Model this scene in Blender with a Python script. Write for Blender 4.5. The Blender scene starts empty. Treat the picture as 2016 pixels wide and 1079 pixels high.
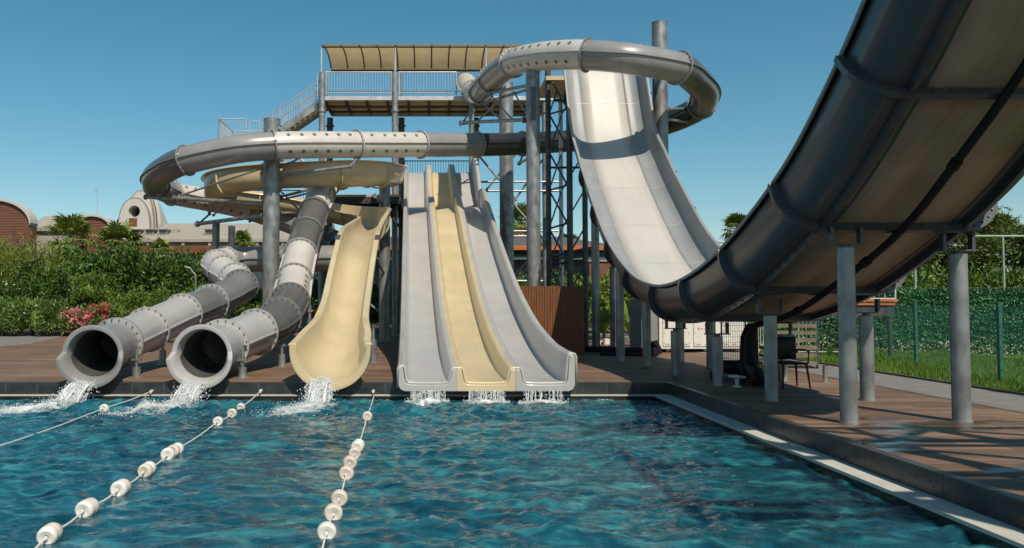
import bpy, math, random
import numpy as np
from mathutils import Vector, Matrix, Quaternion

R_ = math.radians
C = bpy.context.scene.collection
SC = bpy.context.scene
rnd = random.Random(7)

# ------------------------------------------------------------------ camera
F, PX, PY, HOR, EYE = 1500.0, 845.0, 539.5, 597.0, 1.55
TH = math.atan((HOR - PY) / F)

def P(px, py, Y):
    u = (px - PX) / F; v = (PY - py) / F
    dy = math.cos(TH) - v * math.sin(TH); dz = math.sin(TH) + v * math.cos(TH)
    t = Y / dy
    return Vector((u * t, Y, EYE + dz * t))

cam = bpy.data.cameras.new("camera"); co = bpy.data.objects.new("camera", cam); C.objects.link(co)
co.location = (0, 0, EYE); co.rotation_euler = (math.pi / 2 + TH, 0, 0)
cam.sensor_width = 36; cam.lens = 36 * F / 2016; cam.shift_x = (1008 - PX) / 2016
cam.clip_end = 3000; SC.camera = co

# ------------------------------------------------------------------ light
EL, AZ = R_(50), R_(22)
sd = Vector((math.sin(AZ) * math.cos(EL), -math.cos(AZ) * math.cos(EL), math.sin(EL)))
sl = bpy.data.lights.new("sun", 'SUN'); sl.energy = 5.0; sl.angle = R_(0.5); sl.color = (1, .905, .765)
so = bpy.data.objects.new("sun", sl); C.objects.link(so)
so.rotation_euler = (-sd).to_track_quat('-Z', 'Y').to_euler()
W = bpy.data.worlds.new("World"); SC.world = W; W.use_nodes = True
nt = W.node_tree; nt.nodes.clear()
wo = nt.nodes.new('ShaderNodeOutputWorld'); bg = nt.nodes.new('ShaderNodeBackground')
sky = nt.nodes.new('ShaderNodeTexSky'); sky.sky_type = 'NISHITA'; sky.sun_disc = False
sky.sun_elevation = EL; sky.sun_rotation = math.pi - AZ
sky.air_density = 1.0; sky.dust_density = .4; sky.ozone_density = 1.0
hs = nt.nodes.new('ShaderNodeHueSaturation'); hs.inputs['Saturation'].default_value = 1.32; hs.inputs['Hue'].default_value = .474
nt.links.new(sky.outputs[0], hs.inputs['Color']); nt.links.new(hs.outputs[0], bg.inputs[0])
bg.inputs[1].default_value = .098
nt.links.new(bg.outputs[0], wo.inputs[0])
SC.view_settings.view_transform = 'Standard'; SC.view_settings.look = 'None'
SC.view_settings.exposure = 0; SC.view_settings.gamma = 1

# ------------------------------------------------------------------ materials
def M(name, col, rough=.5, metal=0, var=.12, scale=4, bump=0, bscale=40, stretch=(1, 1, 1), spec=.5, coat=0,
      col2=None, transl=0, rvar=.1, grime=0):
    m = bpy.data.materials.new(name); m.use_nodes = True
    n = m.node_tree.nodes; l = m.node_tree.links; b = n['Principled BSDF']
    tc = n.new('ShaderNodeTexCoord'); mp = n.new('ShaderNodeMapping'); mp.inputs['Scale'].default_value = stretch
    l.new(tc.outputs['Object'], mp.inputs[0])
    ns = n.new('ShaderNodeTexNoise'); ns.inputs['Scale'].default_value = scale; ns.inputs['Detail'].default_value = 6
    l.new(mp.outputs[0], ns.inputs['Vector'])
    mx = n.new('ShaderNodeMix'); mx.data_type = 'RGBA'
    c1 = [c * (1 - var) for c in col] + [1]; c2 = [min(1, c * (1 + var)) for c in (col2 or col)] + [1]
    if col2: c1 = list(col) + [1]; c2 = list(col2) + [1]
    mx.inputs[6].default_value = c1; mx.inputs[7].default_value = c2
    mr = n.new('ShaderNodeMapRange'); mr.inputs[1].default_value = .35; mr.inputs[2].default_value = .65
    l.new(ns.outputs[0], mr.inputs[0]); l.new(mr.outputs[0], mx.inputs[0]); colout = mx.outputs[2]
    if grime:
        gp = n.new('ShaderNodeMapping'); gp.inputs['Scale'].default_value = (3.2, .55, .55); l.new(tc.outputs['Object'], gp.inputs[0])
        g = n.new('ShaderNodeTexNoise'); g.inputs['Scale'].default_value = 1.6; g.inputs['Detail'].default_value = 9; g.inputs['Roughness'].default_value = .7; g.inputs['Distortion'].default_value = .5; l.new(gp.outputs[0], g.inputs['Vector'])
        gr = n.new('ShaderNodeMapRange'); gr.inputs[1].default_value = .48; gr.inputs[2].default_value = .78; gr.inputs[4].default_value = grime; l.new(g.outputs[0], gr.inputs[0])
        gx = n.new('ShaderNodeMix'); gx.data_type = 'RGBA'; gx.blend_type = 'MULTIPLY'; gx.inputs[7].default_value = (.52, .47, .40, 1); l.new(gr.outputs[0], gx.inputs[0]); l.new(mx.outputs[2], gx.inputs[6]); colout = gx.outputs[2]
    l.new(colout, b.inputs['Base Color'])
    r2 = n.new('ShaderNodeMapRange'); r2.inputs[3].default_value = max(.02, rough - rvar); r2.inputs[4].default_value = min(1, rough + rvar)
    l.new(ns.outputs[0], r2.inputs[0]); l.new(r2.outputs[0], b.inputs['Roughness'])
    b.inputs['Metallic'].default_value = metal; b.inputs['Specular IOR Level'].default_value = spec
    b.inputs['Coat Weight'].default_value = coat; b.inputs['Coat Roughness'].default_value = .12
    if bump:
        nb = n.new('ShaderNodeTexNoise'); nb.inputs['Scale'].default_value = bscale; nb.inputs['Detail'].default_value = 4
        l.new(mp.outputs[0], nb.inputs['Vector'])
        bp = n.new('ShaderNodeBump'); bp.inputs['Strength'].default_value = bump; bp.inputs['Distance'].default_value = .05
        l.new(nb.outputs[0], bp.inputs['Height']); l.new(bp.outputs[0], b.inputs['Normal'])
    if transl:
        tr = n.new('ShaderNodeBsdfTranslucent'); ms = n.new('ShaderNodeMixShader'); ms.inputs[0].default_value = transl
        l.new(colout, tr.inputs[0]); l.new(b.outputs[0], ms.inputs[1]); l.new(tr.outputs[0], ms.inputs[2])
        l.new(ms.outputs[0], n['Material Output'].inputs[0])
    return m

FG = dict(bump=.015, bscale=3, coat=.35, spec=.5, grime=.2)
m_white = M('white_fibreglass', (.50, .475, .44), .38, var=.05, scale=1.3, **FG)
m_grey = M('grey_fibreglass', (.235, .232, .222), .32, var=.08, scale=1.3, **FG)
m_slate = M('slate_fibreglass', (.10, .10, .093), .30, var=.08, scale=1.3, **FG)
m_mid = M('mid_grey_fibreglass', (.15, .15, .145), .3, var=.08, scale=1.3, **FG)
m_dark = M('dark_fibreglass', (.022, .022, .024), .3, var=.2, scale=1.5, bump=.015, bscale=3, coat=.1, grime=.3)
m_yel = M('cream_fibreglass', (.57, .47, .285), .32, var=.06, scale=1.2, transl=.08, **FG)
m_lane = M('pale_grey_fibreglass', (.385, .375, .36), .33, var=.05, scale=1.2, rvar=.04, **FG)
m_hpw = M('off_white_fibreglass', (.465, .445, .41), .45, var=.03, scale=.7, bump=.01, bscale=3, coat=.08, transl=.04, grime=.22)
m_hpg = M('blue_grey_fibreglass', (.24, .25, .255), .42, var=.07, scale=1.5, bump=.01, bscale=3, coat=.1, spec=.4, grime=.3)
m_hpo = M('shaded_gelcoat_back', (.05, .055, .062), .33, var=.25, scale=1.2, stretch=(1, .3, .3), bump=.01, bscale=3, coat=.25)  # back of the grey walls, darkened so the colour holds the underside shade
m_hpu = M('shaded_laminate_back', (.33, .25, .18), .45, var=.2, scale=1.1, bump=.03, bscale=6, grime=.6)  # back of the white floor; shade and deck bounce put into the tan
m_hole = M('olive_window', (.13, .125, .06), .35, var=.3, scale=30)
m_bolt = M('bolt_steel', (.10, .10, .10), .45, metal=.5, var=.2)
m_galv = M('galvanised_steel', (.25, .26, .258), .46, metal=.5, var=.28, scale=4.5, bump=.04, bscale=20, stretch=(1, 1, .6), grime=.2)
m_galvd = M('dark_galv_steel', (.085, .092, .10), .5, metal=.5, var=.35, scale=4, bump=.03, bscale=20)  # darker grey variant of the galvanised steel
m_rail = M('rail_steel', (.5, .51, .51), .4, metal=.5, var=.1)
m_stain = M('stainless_steel', (.55, .54, .52), .25, metal=.9, var=.05)
m_canvas = M('tan_canvas', (.58, .45, .27), .8, var=.06, scale=2, transl=.35)
m_planku = M('platform_boards', (.55, .43, .26), .7, var=.2, scale=2, stretch=(.3, 6, 1))
m_dsteel = M('dark_steel', (.06, .062, .068), .5, metal=.3, var=.25)
m_rope = M('white_rope', (.68, .66, .60), .8, var=.12, scale=60, bump=.4, bscale=200)
m_flw = M('white_foam', (.66, .63, .58), .6, var=.08, scale=12, bump=.15, bscale=60)
m_flb = M('beige_foam', (.58, .50, .42), .65, var=.12, scale=12, bump=.15, bscale=60)
m_slat_o = M('orange_brown_timber', (.15, .052, .016), .55, var=.25, scale=3, stretch=(9, 9, .6))
m_timber = M('brown_cladding', (.14, .058, .032), .6, var=.2, scale=2, stretch=(.4, .4, 8))
m_orange = M('orange_fascia', (.42, .12, .03), .5, var=.15)
m_hotel = M('beige_render', (.33, .29, .235), .85, var=.06, scale=2)
m_roofm = M('beige_roof', (.30, .275, .23), .7, var=.08, scale=1.5)
m_wtrim = M('white_trim', (.46, .44, .40), .6, var=.05)
m_taupe = M('taupe_trim', (.22, .17, .12), .8)
m_tread = M('shaded_tread', (.15, .12, .08), .7, var=.25, scale=4)  # tan timber darkened: the halfpipe's shade is put into the colour
m_droof = M('dark_grey_roof', (.085, .085, .09), .7, var=.15, scale=3)
m_glass = M('window_glass', (.05, .07, .09), .08, var=.2)
m_black = M('black_plastic', (.008, .008, .009), .6, var=.3, spec=.3)
m_teal = M('teal_board', (.05, .10, .10), .6, var=.1)
m_wpaint = M('white_painted_panel', (.66, .64, .58), .45, var=.03)
m_red = M('red_print', (.55, .03, .02), .5, var=.05)
m_gprint = M('grey_print', (.30, .29, .27), .5, var=.05)
m_gfence = M('green_powder_coat', (.02, .12, .085), .45, var=.12)
m_palegr = M('pale_green_paint', (.25, .34, .26), .5, var=.15)
m_conc = M('grey_path', (.17, .158, .145), .85, var=.12, scale=3, bump=.1, bscale=50)
m_kerb = M('dark_kerb', (.07, .065, .06), .8, var=.2)
m_soil = M('garden_soil', (.075, .06, .04), .95, var=.4, scale=1.5, bump=.3, bscale=15)
m_lawn = M('lawn_turf', (.075, .14, .012), .9, var=.35, scale=2.5, bump=.5, bscale=60)
m_grass = M('grass_blade', (.09, .19, .015), .6, col2=(.17, .25, .03), scale=1.2, transl=.35)
m_strip = M('white_gutter', (.46, .44, .39), .7, var=.06, scale=6, bump=.15, bscale=40)
m_wetw = M('wet_dark_render', (.022, .018, .013), .14, var=.35, scale=3)
m_tile = M('dark_slate_tile', (.028, .032, .033), .3, var=.35, scale=3.5, bump=.12, bscale=25)
m_tilet = M('dark_slate_coping', (.045, .042, .04), .4, var=.25, scale=3.5, bump=.12, bscale=25)
m_grout = M('tile_grout', (.20, .19, .17), .9, var=.1)
m_bark = M('bark', (.13, .10, .07), .9, var=.3, scale=6, bump=.6, bscale=20)
m_pbark = M('palm_bark', (.17, .13, .09), .9, var=.35, scale=5, stretch=(1, 1, 4), bump=.6, bscale=10)
def LEAF(name, a, b, sc=1.5): return M(name, a, .5, col2=b, scale=sc, transl=.13, rvar=.12)
m_l_dark = LEAF('dark_glossy_leaf', (.014, .042, .005), (.085, .165, .018))
m_l_mid = LEAF('mid_green_leaf', (.02, .05, .006), (.10, .165, .02))
m_l_olea = LEAF('oleander_leaf', (.04, .085, .012), (.16, .24, .045))
m_l_pine = LEAF('yellow_green_needle', (.06, .10, .008), (.21, .26, .03))
m_l_hedge = LEAF('hedge_leaf', (.035, .08, .008), (.14, .225, .022))
m_l_fake = LEAF('plastic_hedge_leaf', (.03, .13, .052), (.075, .24, .095), 3)
m_l_conif = LEAF('feathery_leaf', (.04, .07, .010), (.12, .16, .022))
m_l_palm = LEAF('palm_frond', (.08, .115, .018), (.24, .28, .05))
m_l_dead = LEAF('dead_palm_frond', (.25, .16, .07), (.38, .27, .13))
m_l_ban = LEAF('broad_leaf', (.09, .16, .015), (.22, .28, .04))
m_pink = LEAF('pink_flower', (.55, .12, .16), (.75, .30, .34), 3)
m_redf = LEAF('crimson_flower', (.55, .03, .07), (.65, .07, .12), 3)
m_wflow = LEAF('white_flower', (.7, .7, .6), (.8, .8, .72), 3)

def deck_material():
    m = bpy.data.materials.new('composite_deck_planks'); m.use_nodes = True
    n = m.node_tree.nodes; l = m.node_tree.links; b = n['Principled BSDF']
    tc = n.new('ShaderNodeTexCoord'); sp = n.new('ShaderNodeSeparateXYZ'); l.new(tc.outputs['Object'], sp.inputs[0])
    def mth(op, a, v=None):
        q = n.new('ShaderNodeMath'); q.operation = op
        if isinstance(a, (int, float)): q.inputs[0].default_value = a
        else: l.new(a, q.inputs[0])
        if v is not None:
            if isinstance(v, (int, float)): q.inputs[1].default_value = v
            else: l.new(v, q.inputs[1])
        return q.outputs[0]
    row = mth('DIVIDE', sp.outputs[1], .148); fl = mth('FLOOR', row); fr = mth('FRACT', row)
    wn = n.new('ShaderNodeTexWhiteNoise'); wn.noise_dimensions = '1D'; l.new(fl, wn.inputs['W'])
    off = mth('MULTIPLY', wn.outputs[0], 2.4); xs = mth('DIVIDE', mth('ADD', sp.outputs[0], off), 2.4)
    xf = mth('FLOOR', xs); xr = mth('FRACT', xs)
    cid = mth('ADD', mth('MULTIPLY', fl, 17.3), mth('MULTIPLY', xf, 3.1))
    w2 = n.new('ShaderNodeTexWhiteNoise'); w2.noise_dimensions = '1D'; l.new(cid, w2.inputs['W'])
    mp = n.new('ShaderNodeMapping'); mp.inputs['Scale'].default_value = (.7, 22, 1); l.new(tc.outputs['Object'], mp.inputs[0])
    gr = n.new('ShaderNodeTexNoise'); gr.inputs['Scale'].default_value = 2; gr.inputs['Detail'].default_value = 7; l.new(mp.outputs[0], gr.inputs['Vector'])
    bigz = n.new('ShaderNodeTexNoise'); bigz.inputs['Scale'].default_value = .5; bigz.inputs['Detail'].default_value = 5; l.new(tc.outputs['Object'], bigz.inputs['Vector'])
    t = mth('ADD', mth('MULTIPLY', w2.outputs[0], .5), mth('MULTIPLY', gr.outputs[0], .5))
    cr = n.new('ShaderNodeValToRGB'); cr.color_ramp.elements[0].color = (.112, .066, .040, 1); cr.color_ramp.elements[1].color = (.235, .148, .096, 1)
    cr.color_ramp.elements[0].position = .2; cr.color_ramp.elements[1].position = .8
    l.new(t, cr.inputs[0])
    gap = mth('MAXIMUM', mth('LESS_THAN', fr, .045), mth('LESS_THAN', xr, .0025))
    # puddles left by dripping water at the pool's edge
    d = n.new('ShaderNodeVectorMath'); d.operation = 'DISTANCE'; l.new(tc.outputs['Object'], d.inputs[0]); d.inputs[1].default_value = (6.3, 9.0, 0)
    near = n.new('ShaderNodeMapRange'); near.inputs[1].default_value = 1.0; near.inputs[2].default_value = 4.2; near.inputs[3].default_value = .06; near.inputs[4].default_value = -.3
    l.new(d.outputs['Value'], near.inputs[0])
    mp3 = n.new('ShaderNodeMapping'); mp3.inputs['Scale'].default_value = (.5, 1.6, 1); l.new(tc.outputs['Object'], mp3.inputs[0])
    pn = n.new('ShaderNodeTexNoise'); pn.inputs['Scale'].default_value = 1.1; pn.inputs['Detail'].default_value = 3; l.new(mp3.outputs[0], pn.inputs['Vector'])
    wet = n.new('ShaderNodeMapRange'); wet.inputs[1].default_value = .52; wet.inputs[2].default_value = .6
    l.new(mth('ADD', pn.outputs[0], near.outputs[0]), wet.inputs[0])
    mg = n.new('ShaderNodeMix'); mg.data_type = 'RGBA'; l.new(gap, mg.inputs[0]); l.new(cr.outputs[0], mg.inputs[6]); mg.inputs[7].default_value = (.025, .018, .014, 1)
    mw = n.new('ShaderNodeMix'); mw.data_type = 'RGBA'; mw.blend_type = 'MULTIPLY'; l.new(wet.outputs[0], mw.inputs[0]); l.new(mg.outputs[2], mw.inputs[6]); mw.inputs[7].default_value = (.55, .52, .5, 1)
    ms = n.new('ShaderNodeMix'); ms.data_type = 'RGBA'; ms.blend_type = 'MULTIPLY'; ms.inputs[0].default_value = 1; l.new(mw.outputs[2], ms.inputs[6])
    stc = n.new('ShaderNodeMapRange'); stc.inputs[1].default_value = .3; stc.inputs[2].default_value = .7; stc.inputs[3].default_value = .75; stc.inputs[4].default_value = 1.15
    l.new(bigz.outputs[0], stc.inputs[0]); l.new(stc.outputs[0], ms.inputs[7]); l.new(ms.outputs[2], b.inputs['Base Color'])
    ro = n.new('ShaderNodeMapRange'); b.inputs['Specular IOR Level'].default_value = .3; ro.inputs[3].default_value = .66; ro.inputs[4].default_value = .1; l.new(wet.outputs[0], ro.inputs[0]); l.new(ro.outputs[0], b.inputs['Roughness'])
    bp = n.new('ShaderNodeBump'); bp.inputs['Strength'].default_value = .35; bp.inputs['Distance'].default_value = .01
    hh = mth('SUBTRACT', mth('MULTIPLY', gr.outputs[0], .3), gap); l.new(mth('MULTIPLY', hh, mth('SUBTRACT', 1.0, mth('MULTIPLY', wet.outputs[0], .8))), bp.inputs['Height']); l.new(bp.outputs[0], b.inputs['Normal'])
    return m
m_deck = deck_material()

def water_material():
    m = bpy.data.materials.new('pool_water'); m.use_nodes = True
    n = m.node_tree.nodes; l = m.node_tree.links; b = n['Principled BSDF']
    tc = n.new('ShaderNodeTexCoord'); mp = n.new('ShaderNodeMapping'); mp.inputs['Scale'].default_value = (.55, 1.1, 1); mp.inputs['Rotation'].default_value = (0, 0, .2)
    l.new(tc.outputs['Object'], mp.inputs[0])
    a = n.new('ShaderNodeTexNoise'); a.inputs['Scale'].default_value = 3.6; a.inputs['Detail'].default_value = 9; a.inputs['Distortion'].default_value = 1.2; l.new(mp.outputs[0], a.inputs['Vector'])
    cr = n.new('ShaderNodeValToRGB'); e = cr.color_ramp.elements
    e[0].position = .30; e[0].color = (.002, .026, .040, 1); e[1].position = .74; e[1].color = (.040, .225, .235, 1)
    q = e.new(.52); q.color = (.009, .076, .104, 1)  # turquoise patches paint caustic light into the water colour
    l.new(a.outputs[0], cr.inputs[0]); l.new(cr.outputs[0], b.inputs['Base Color'])
    b.inputs['Roughness'].default_value = .02; b.inputs['IOR'].default_value = 1.72; b.subsurface_method = 'BURLEY'; b.inputs['Subsurface Weight'].default_value = 1; b.inputs['Subsurface Radius'].default_value = (.25, .8, 1.0); b.inputs['Subsurface Scale'].default_value = .22
    mp2 = n.new('ShaderNodeMapping'); mp2.inputs['Scale'].default_value = (.6, 1, 1); l.new(tc.outputs['Object'], mp2.inputs[0])
    f = n.new('ShaderNodeTexNoise'); f.inputs['Scale'].default_value = 10; f.inputs['Detail'].default_value = 5; f.inputs['Distortion'].default_value = .8; l.new(mp2.outputs[0], f.inputs['Vector'])
    bp = n.new('ShaderNodeBump'); bp.inputs['Strength'].default_value = .42; bp.inputs['Distance'].default_value = .05
    l.new(f.outputs[0], bp.inputs['Height']); l.new(bp.outputs[0], b.inputs['Normal'])
    return m
m_water = water_material()

def froth_material(name, thr, scale):
    m = bpy.data.materials.new(name); m.use_nodes = True
    n = m.node_tree.nodes; l = m.node_tree.links; b = n['Principled BSDF']
    b.inputs['Base Color'].default_value = (.78, .80, .79, 1); b.inputs['Roughness'].default_value = .45
    tc = n.new('ShaderNodeTexCoord')
    a = n.new('ShaderNodeTexNoise'); a.inputs['Scale'].default_value = scale; a.inputs['Detail'].default_value = 8; a.inputs['Roughness'].default_value = .68; l.new(tc.outputs['Object'], a.inputs['Vector'])
    at = n.new('ShaderNodeAttribute'); at.attribute_name = 'froth'
    ad = n.new('ShaderNodeMath'); ad.operation = 'ADD'; l.new(a.outputs[0], ad.inputs[0]); l.new(at.outputs['Fac'], ad.inputs[1])
    mr = n.new('ShaderNodeMapRange'); mr.inputs[1].default_value = thr; mr.inputs[2].default_value = thr + .5; l.new(ad.outputs[0], mr.inputs[0])
    l.new(mr.outputs[0], b.inputs['Alpha'])
    return m
m_froth = froth_material('churned_froth', .74, 7)
m_spray = M('spray_droplet', (.80, .82, .82), .25, var=.05, transl=.3)

# ------------------------------------------------------------------ mesh helpers
class MB:
    def __init__(s): s.v = []; s.f = []; s.m = []
    def add(s, vs, fs, mi=0):
        o = len(s.v); s.v.extend([tuple(v) for v in vs]); s.f.extend([tuple(i + o for i in f) for f in fs]); s.m.extend([mi] * len(fs)); return s
    def box(s, x0, x1, y0, y1, z0, z1, mi=0):
        v = [(x, y, z) for z in (z0, z1) for y in (y0, y1) for x in (x0, x1)]
        return s.add(v, [(0, 2, 3, 1), (4, 5, 7, 6), (0, 1, 5, 4), (2, 6, 7, 3), (0, 4, 6, 2), (1, 3, 7, 5)], mi)
    def bar(s, p0, p1, w, h, up=(0, 0, 1), mi=0):
        p0 = Vector(p0); p1 = Vector(p1); t = (p1 - p0).normalized(); up = Vector(up)
        sd_ = t.cross(up)
        if sd_.length < 1e-4: sd_ = t.cross(Vector((0, 1, 0)))
        sd_.normalize(); u = sd_.cross(t)
        v = [p + sd_ * (a * w / 2) + u * (b * h / 2) for p in (p0, p1) for b in (-1, 1) for a in (-1, 1)]
        return s.add(v, [(0, 2, 3, 1), (4, 5, 7, 6), (0, 1, 5, 4), (2, 6, 7, 3), (0, 4, 6, 2), (1, 3, 7, 5)], mi)
    def cyl(s, p0, p1, r0, r1=None, n=12, mi=0, cap=True):
        r1 = r0 if r1 is None else r1
        p0 = Vector(p0); p1 = Vector(p1); t = (p1 - p0).normalized()
        a = t.orthogonal().normalized(); b = t.cross(a)
        v = []
        for p, r in ((p0, r0), (p1, r1)):
            for i in range(n):
                q = 2 * math.pi * i / n; v.append(p + a * (r * math.cos(q)) + b * (r * math.sin(q)))
        f = [(i, (i + 1) % n, n + (i + 1) % n, n + i) for i in range(n)]
        if cap: f += [tuple(range(n - 1, -1, -1)), tuple(range(n, 2 * n))]
        return s.add(v, f, mi)
    def pipe(s, pts, r, n=8, mi=0):
        pts = [Vector(p) for p in pts]; rows = []
        for i, p in enumerate(pts):
            t = (pts[min(i + 1, len(pts) - 1)] - pts[max(i - 1, 0)]).normalized()
            a = t.cross(Vector((0.13, .07, 1))).normalized(); b = a.cross(t)
            rr = r[i] if isinstance(r, (list, tuple)) else r
            rows.append([p + a * (rr * math.cos(2 * math.pi * k / n)) + b * (rr * math.sin(2 * math.pi * k / n)) for k in range(n)])
        s.grid(rows, True, mi); m = len(s.v)
        s.f += [tuple(range(m - n, m)), tuple(range(m - n * len(pts) + n - 1, m - n * len(pts) - 1, -1))]; s.m += [mi, mi]; return s
    def grid(s, rows, close=False, mi=0):
        n = len(rows[0]); v = [p for r in rows for p in r]; f = []
        for i in range(len(rows) - 1):
            for k in range(n if close else n - 1):
                k2 = (k + 1) % n
                f.append((i * n + k, i * n + k2, (i + 1) * n + k2, (i + 1) * n + k))
        return s.add(v, f, mi)
    def lathe(s, prof, o, ax=(0, 0, 1), n=16, mi=0):
        o = Vector(o); t = Vector(ax).normalized(); a = t.orthogonal().normalized(); b = t.cross(a)
        rows = [[o + t * z + a * (r * math.cos(2 * math.pi * k / n)) + b * (r * math.sin(2 * math.pi * k / n)) for k in range(n)] for r, z in prof]
        return s.grid(rows, True, mi)
    def ball(s, c, r, mi=0, nu=6, nv=4, sc=(1, 1, 1)):
        rows = []
        for i in range(nv + 1):
            q = math.pi * i / nv
            rows.append([(c[0] + r * sc[0] * math.sin(q) * math.cos(2 * math.pi * k / nu), c[1] + r * sc[1] * math.sin(q) * math.sin(2 * math.pi * k / nu), c[2] + r * sc[2] * math.cos(q)) for k in range(nu)])
        return s.grid(rows, True, mi)
    def extr(s, poly, d, mi=0):           # poly: 3D points, d: extrusion vector
        n = len(poly); d = Vector(d); v = [Vector(p) for p in poly] + [Vector(p) + d for p in poly]
        f = [tuple(range(n)), tuple(range(2 * n - 1, n - 1, -1))] + [(i, n + i, n + (i + 1) % n, (i + 1) % n) for i in range(n)]
        return s.add(v, f, mi)

def rootloc(o):
    v = Vector((0, 0, 0))
    while o: v += o.location; o = o.parent
    return v

def link(name, mb, mats, parent=None, smooth=True, loc=None, ang=38):
    off = rootloc(parent) if parent else (Vector(loc) if loc is not None else Vector((0, 0, 0)))
    me = bpy.data.meshes.new(name)
    a = np.array(mb.v, dtype=float) - np.array(off)
    me.from_pydata(a.tolist(), [], mb.f)
    for m in (mats if isinstance(mats, (list, tuple)) else [mats]): me.materials.append(m)
    if max(mb.m, default=0) > 0: me.polygons.foreach_set('material_index', mb.m)
    if smooth:
        me.polygons.foreach_set('use_smooth', [True] * len(me.polygons)); me.set_sharp_from_angle(angle=R_(ang))
    me.update()
    o = bpy.data.objects.new(name, me); C.objects.link(o)
    if parent: o.parent = parent
    elif loc is not None: o.location = loc
    return o

def tag(o, label, cat, group=None):
    o['label'] = label; o['category'] = cat
    if group: o['group'] = group
    return o

def thing(name, label, cat, loc=(0, 0, 0), group=None):
    o = bpy.data.objects.new(name, None); C.objects.link(o); o.location = loc; o.empty_display_size = .3
    return tag(o, label, cat, group)

def single(name, mb, mats, label, cat, group=None, smooth=True):
    a = np.array(mb.v); lo = a.min(0); hi = a.max(0)
    o = link(name, mb, mats, None, smooth, ((lo[0] + hi[0]) / 2, (lo[1] + hi[1]) / 2, lo[2]))
    return tag(o, label, cat, group)

def struct(name, mb, mats, kind='structure', smooth=False):
    o = link(name, mb, mats, None, smooth); o['kind'] = kind; return o

def mod_solid(o, t, off=-1):
    md = o.modifiers.new('Solidify', 'SOLIDIFY'); md.thickness = t; md.offset = off; md.use_even_offset = False; return o
def mod_bevel(o, w, seg=3):
    md = o.modifiers.new('Bevel', 'BEVEL'); md.width = w; md.segments = seg; md.limit_method = 'ANGLE'; return o

def spline(pts, ds=.12):
    """Catmull-Rom through pts (Vectors with any extra floats), resampled every ds"""
    A = [np.array(p, float) for p in pts]; A = [2 * A[0] - A[1]] + A + [2 * A[-1] - A[-2]]
    out = []; par = []
    for i in range(1, len(A) - 2):
        p0, p1, p2, p3 = A[i - 1:i + 3]
        for k in range(24):
            t = k / 24
            out.append(.5 * ((2 * p1) + (p2 - p0) * t + (2 * p0 - 5 * p1 + 4 * p2 - p3) * t * t + (3 * p1 - p0 - 3 * p2 + p3) * t ** 3)); par.append(i - 1 + t)
    out.append(A[-2]); par.append(len(A) - 3); out = np.array(out); par = np.array(par)
    d = np.concatenate([[0], np.cumsum(np.linalg.norm(np.diff(out[:, :3], axis=0), axis=1))])
    n = max(2, int(d[-1] / ds)); s = np.linspace(0, d[-1], n + 1)
    res = np.stack([np.interp(s, d, out[:, k]) for k in range(out.shape[1])], 1)
    return res, np.interp(s, d, par), s

def frames(pts):
    fr = []
    for i in range(len(pts)):
        t = Vector(pts[min(i + 1, len(pts) - 1)][:3]) - Vector(pts[max(i - 1, 0)][:3]); t.normalize()
        s = t.cross(Vector((0, 0, 1))).normalized(); u = s.cross(t)
        fr.append((Vector(pts[i][:3]), t, s, u))
    return fr

# ------------------------------------------------------------------ ground, deck, pool
WZ = -.33
gm = MB()
for x0, x1, y0, y1 in ((-900, 900, 41, 1500), (-900, -30, -60, 41), (8.4, 900, -60, 41), (-30, 8.4, -60, -7)):
    gm.box(x0, x1, y0, y1, -1.2, -.03)
struct('ground', gm, m_soil)
dm = MB(); dm.box(-30, 8.4, 15.06, 41, -.9, 0); dm.box(4.761, 8.4, -7, 15.06, -.9, 0); dm.box(-30, 4.761, -7, 2, -.9, 0)
struct('deck', dm, m_deck)
pm = MB(); pm.box(8.4, 9.9, -7, 60, -.5, .012); pm.box(8.36, 8.4, -7, 41, -.5, .008)
struct('path', pm, m_conc)
km = MB(); km.box(9.9, 9.98, -7, 60, -.5, .05)
struct('kerb', km, m_kerb)
pl = MB(); pl.add([P(-60, 700, 26.0) * 1, P(60, 676, 29), P(128, 660, 36), P(60, 655, 39), P(-60, 664, 34)], [(0, 1, 2, 3, 4)])
pl.v = [(x, y, .006) for x, y, z in pl.v]
pl.extr([(x, y, -.02) for x, y, z in pl.v[:5]], (0, 0, .025))
struct('garden_path', pl, m_conc)
lw = MB(); lw.box(9.98, 22, -7, 41, -.6, .03)
struct('lawn', lw, m_lawn)
# pool shell
bs = MB(); bs.box(-30, 4.4, 2, 15, -1.6, -1.5); bs.box(-30.3, -30, 2, 15, -1.6, -.1)
struct('pool_basin', bs, m_tile)

def tiled_wall(name, label, axis, a0, a1, face, sgn):
    t = thing(name, label, 'pool wall', ((a0 + a1) / 2, face, -.9) if axis == 'x' else (face, (a0 + a1) / 2, -.9))
    w = MB()
    def bx(m, u0, u1, d0, d1, z0, z1, mi=0):
        d0, d1 = sorted((face + sgn * d0, face + sgn * d1))
        if axis == 'x': m.box(u0, u1, d0, d1, z0, z1, mi)
        else: m.box(d0, d1, u0, u1, z0, z1, mi)
    bx(w, a0, a1, .003, .06, -.9, -.012)
    link('wall_core', w, m_grout, t, False)
    k = MB(); u = a0; i = 0
    while u < a1:
        e = min(u + .62, a1); bx(k, u + .003, e - .003, 0, .003, -.225, -.022); u = e
    link('tile_face', k, m_tile, t, False)
    c = MB(); u = a0
    while u < a1:
        e = min(u + .62, a1); bx(c, u + .002, e - .002, -.004, .11 if axis == 'y' else .058, -.02, .004); u = e
    link('coping', c, m_tilet, t, False)
    return t
tb = tiled_wall('pool_wall', 'dark slate tiled pool wall behind the slide mouths with thin white line', 'x', -30, 4.65, 15.0, 1)
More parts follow.
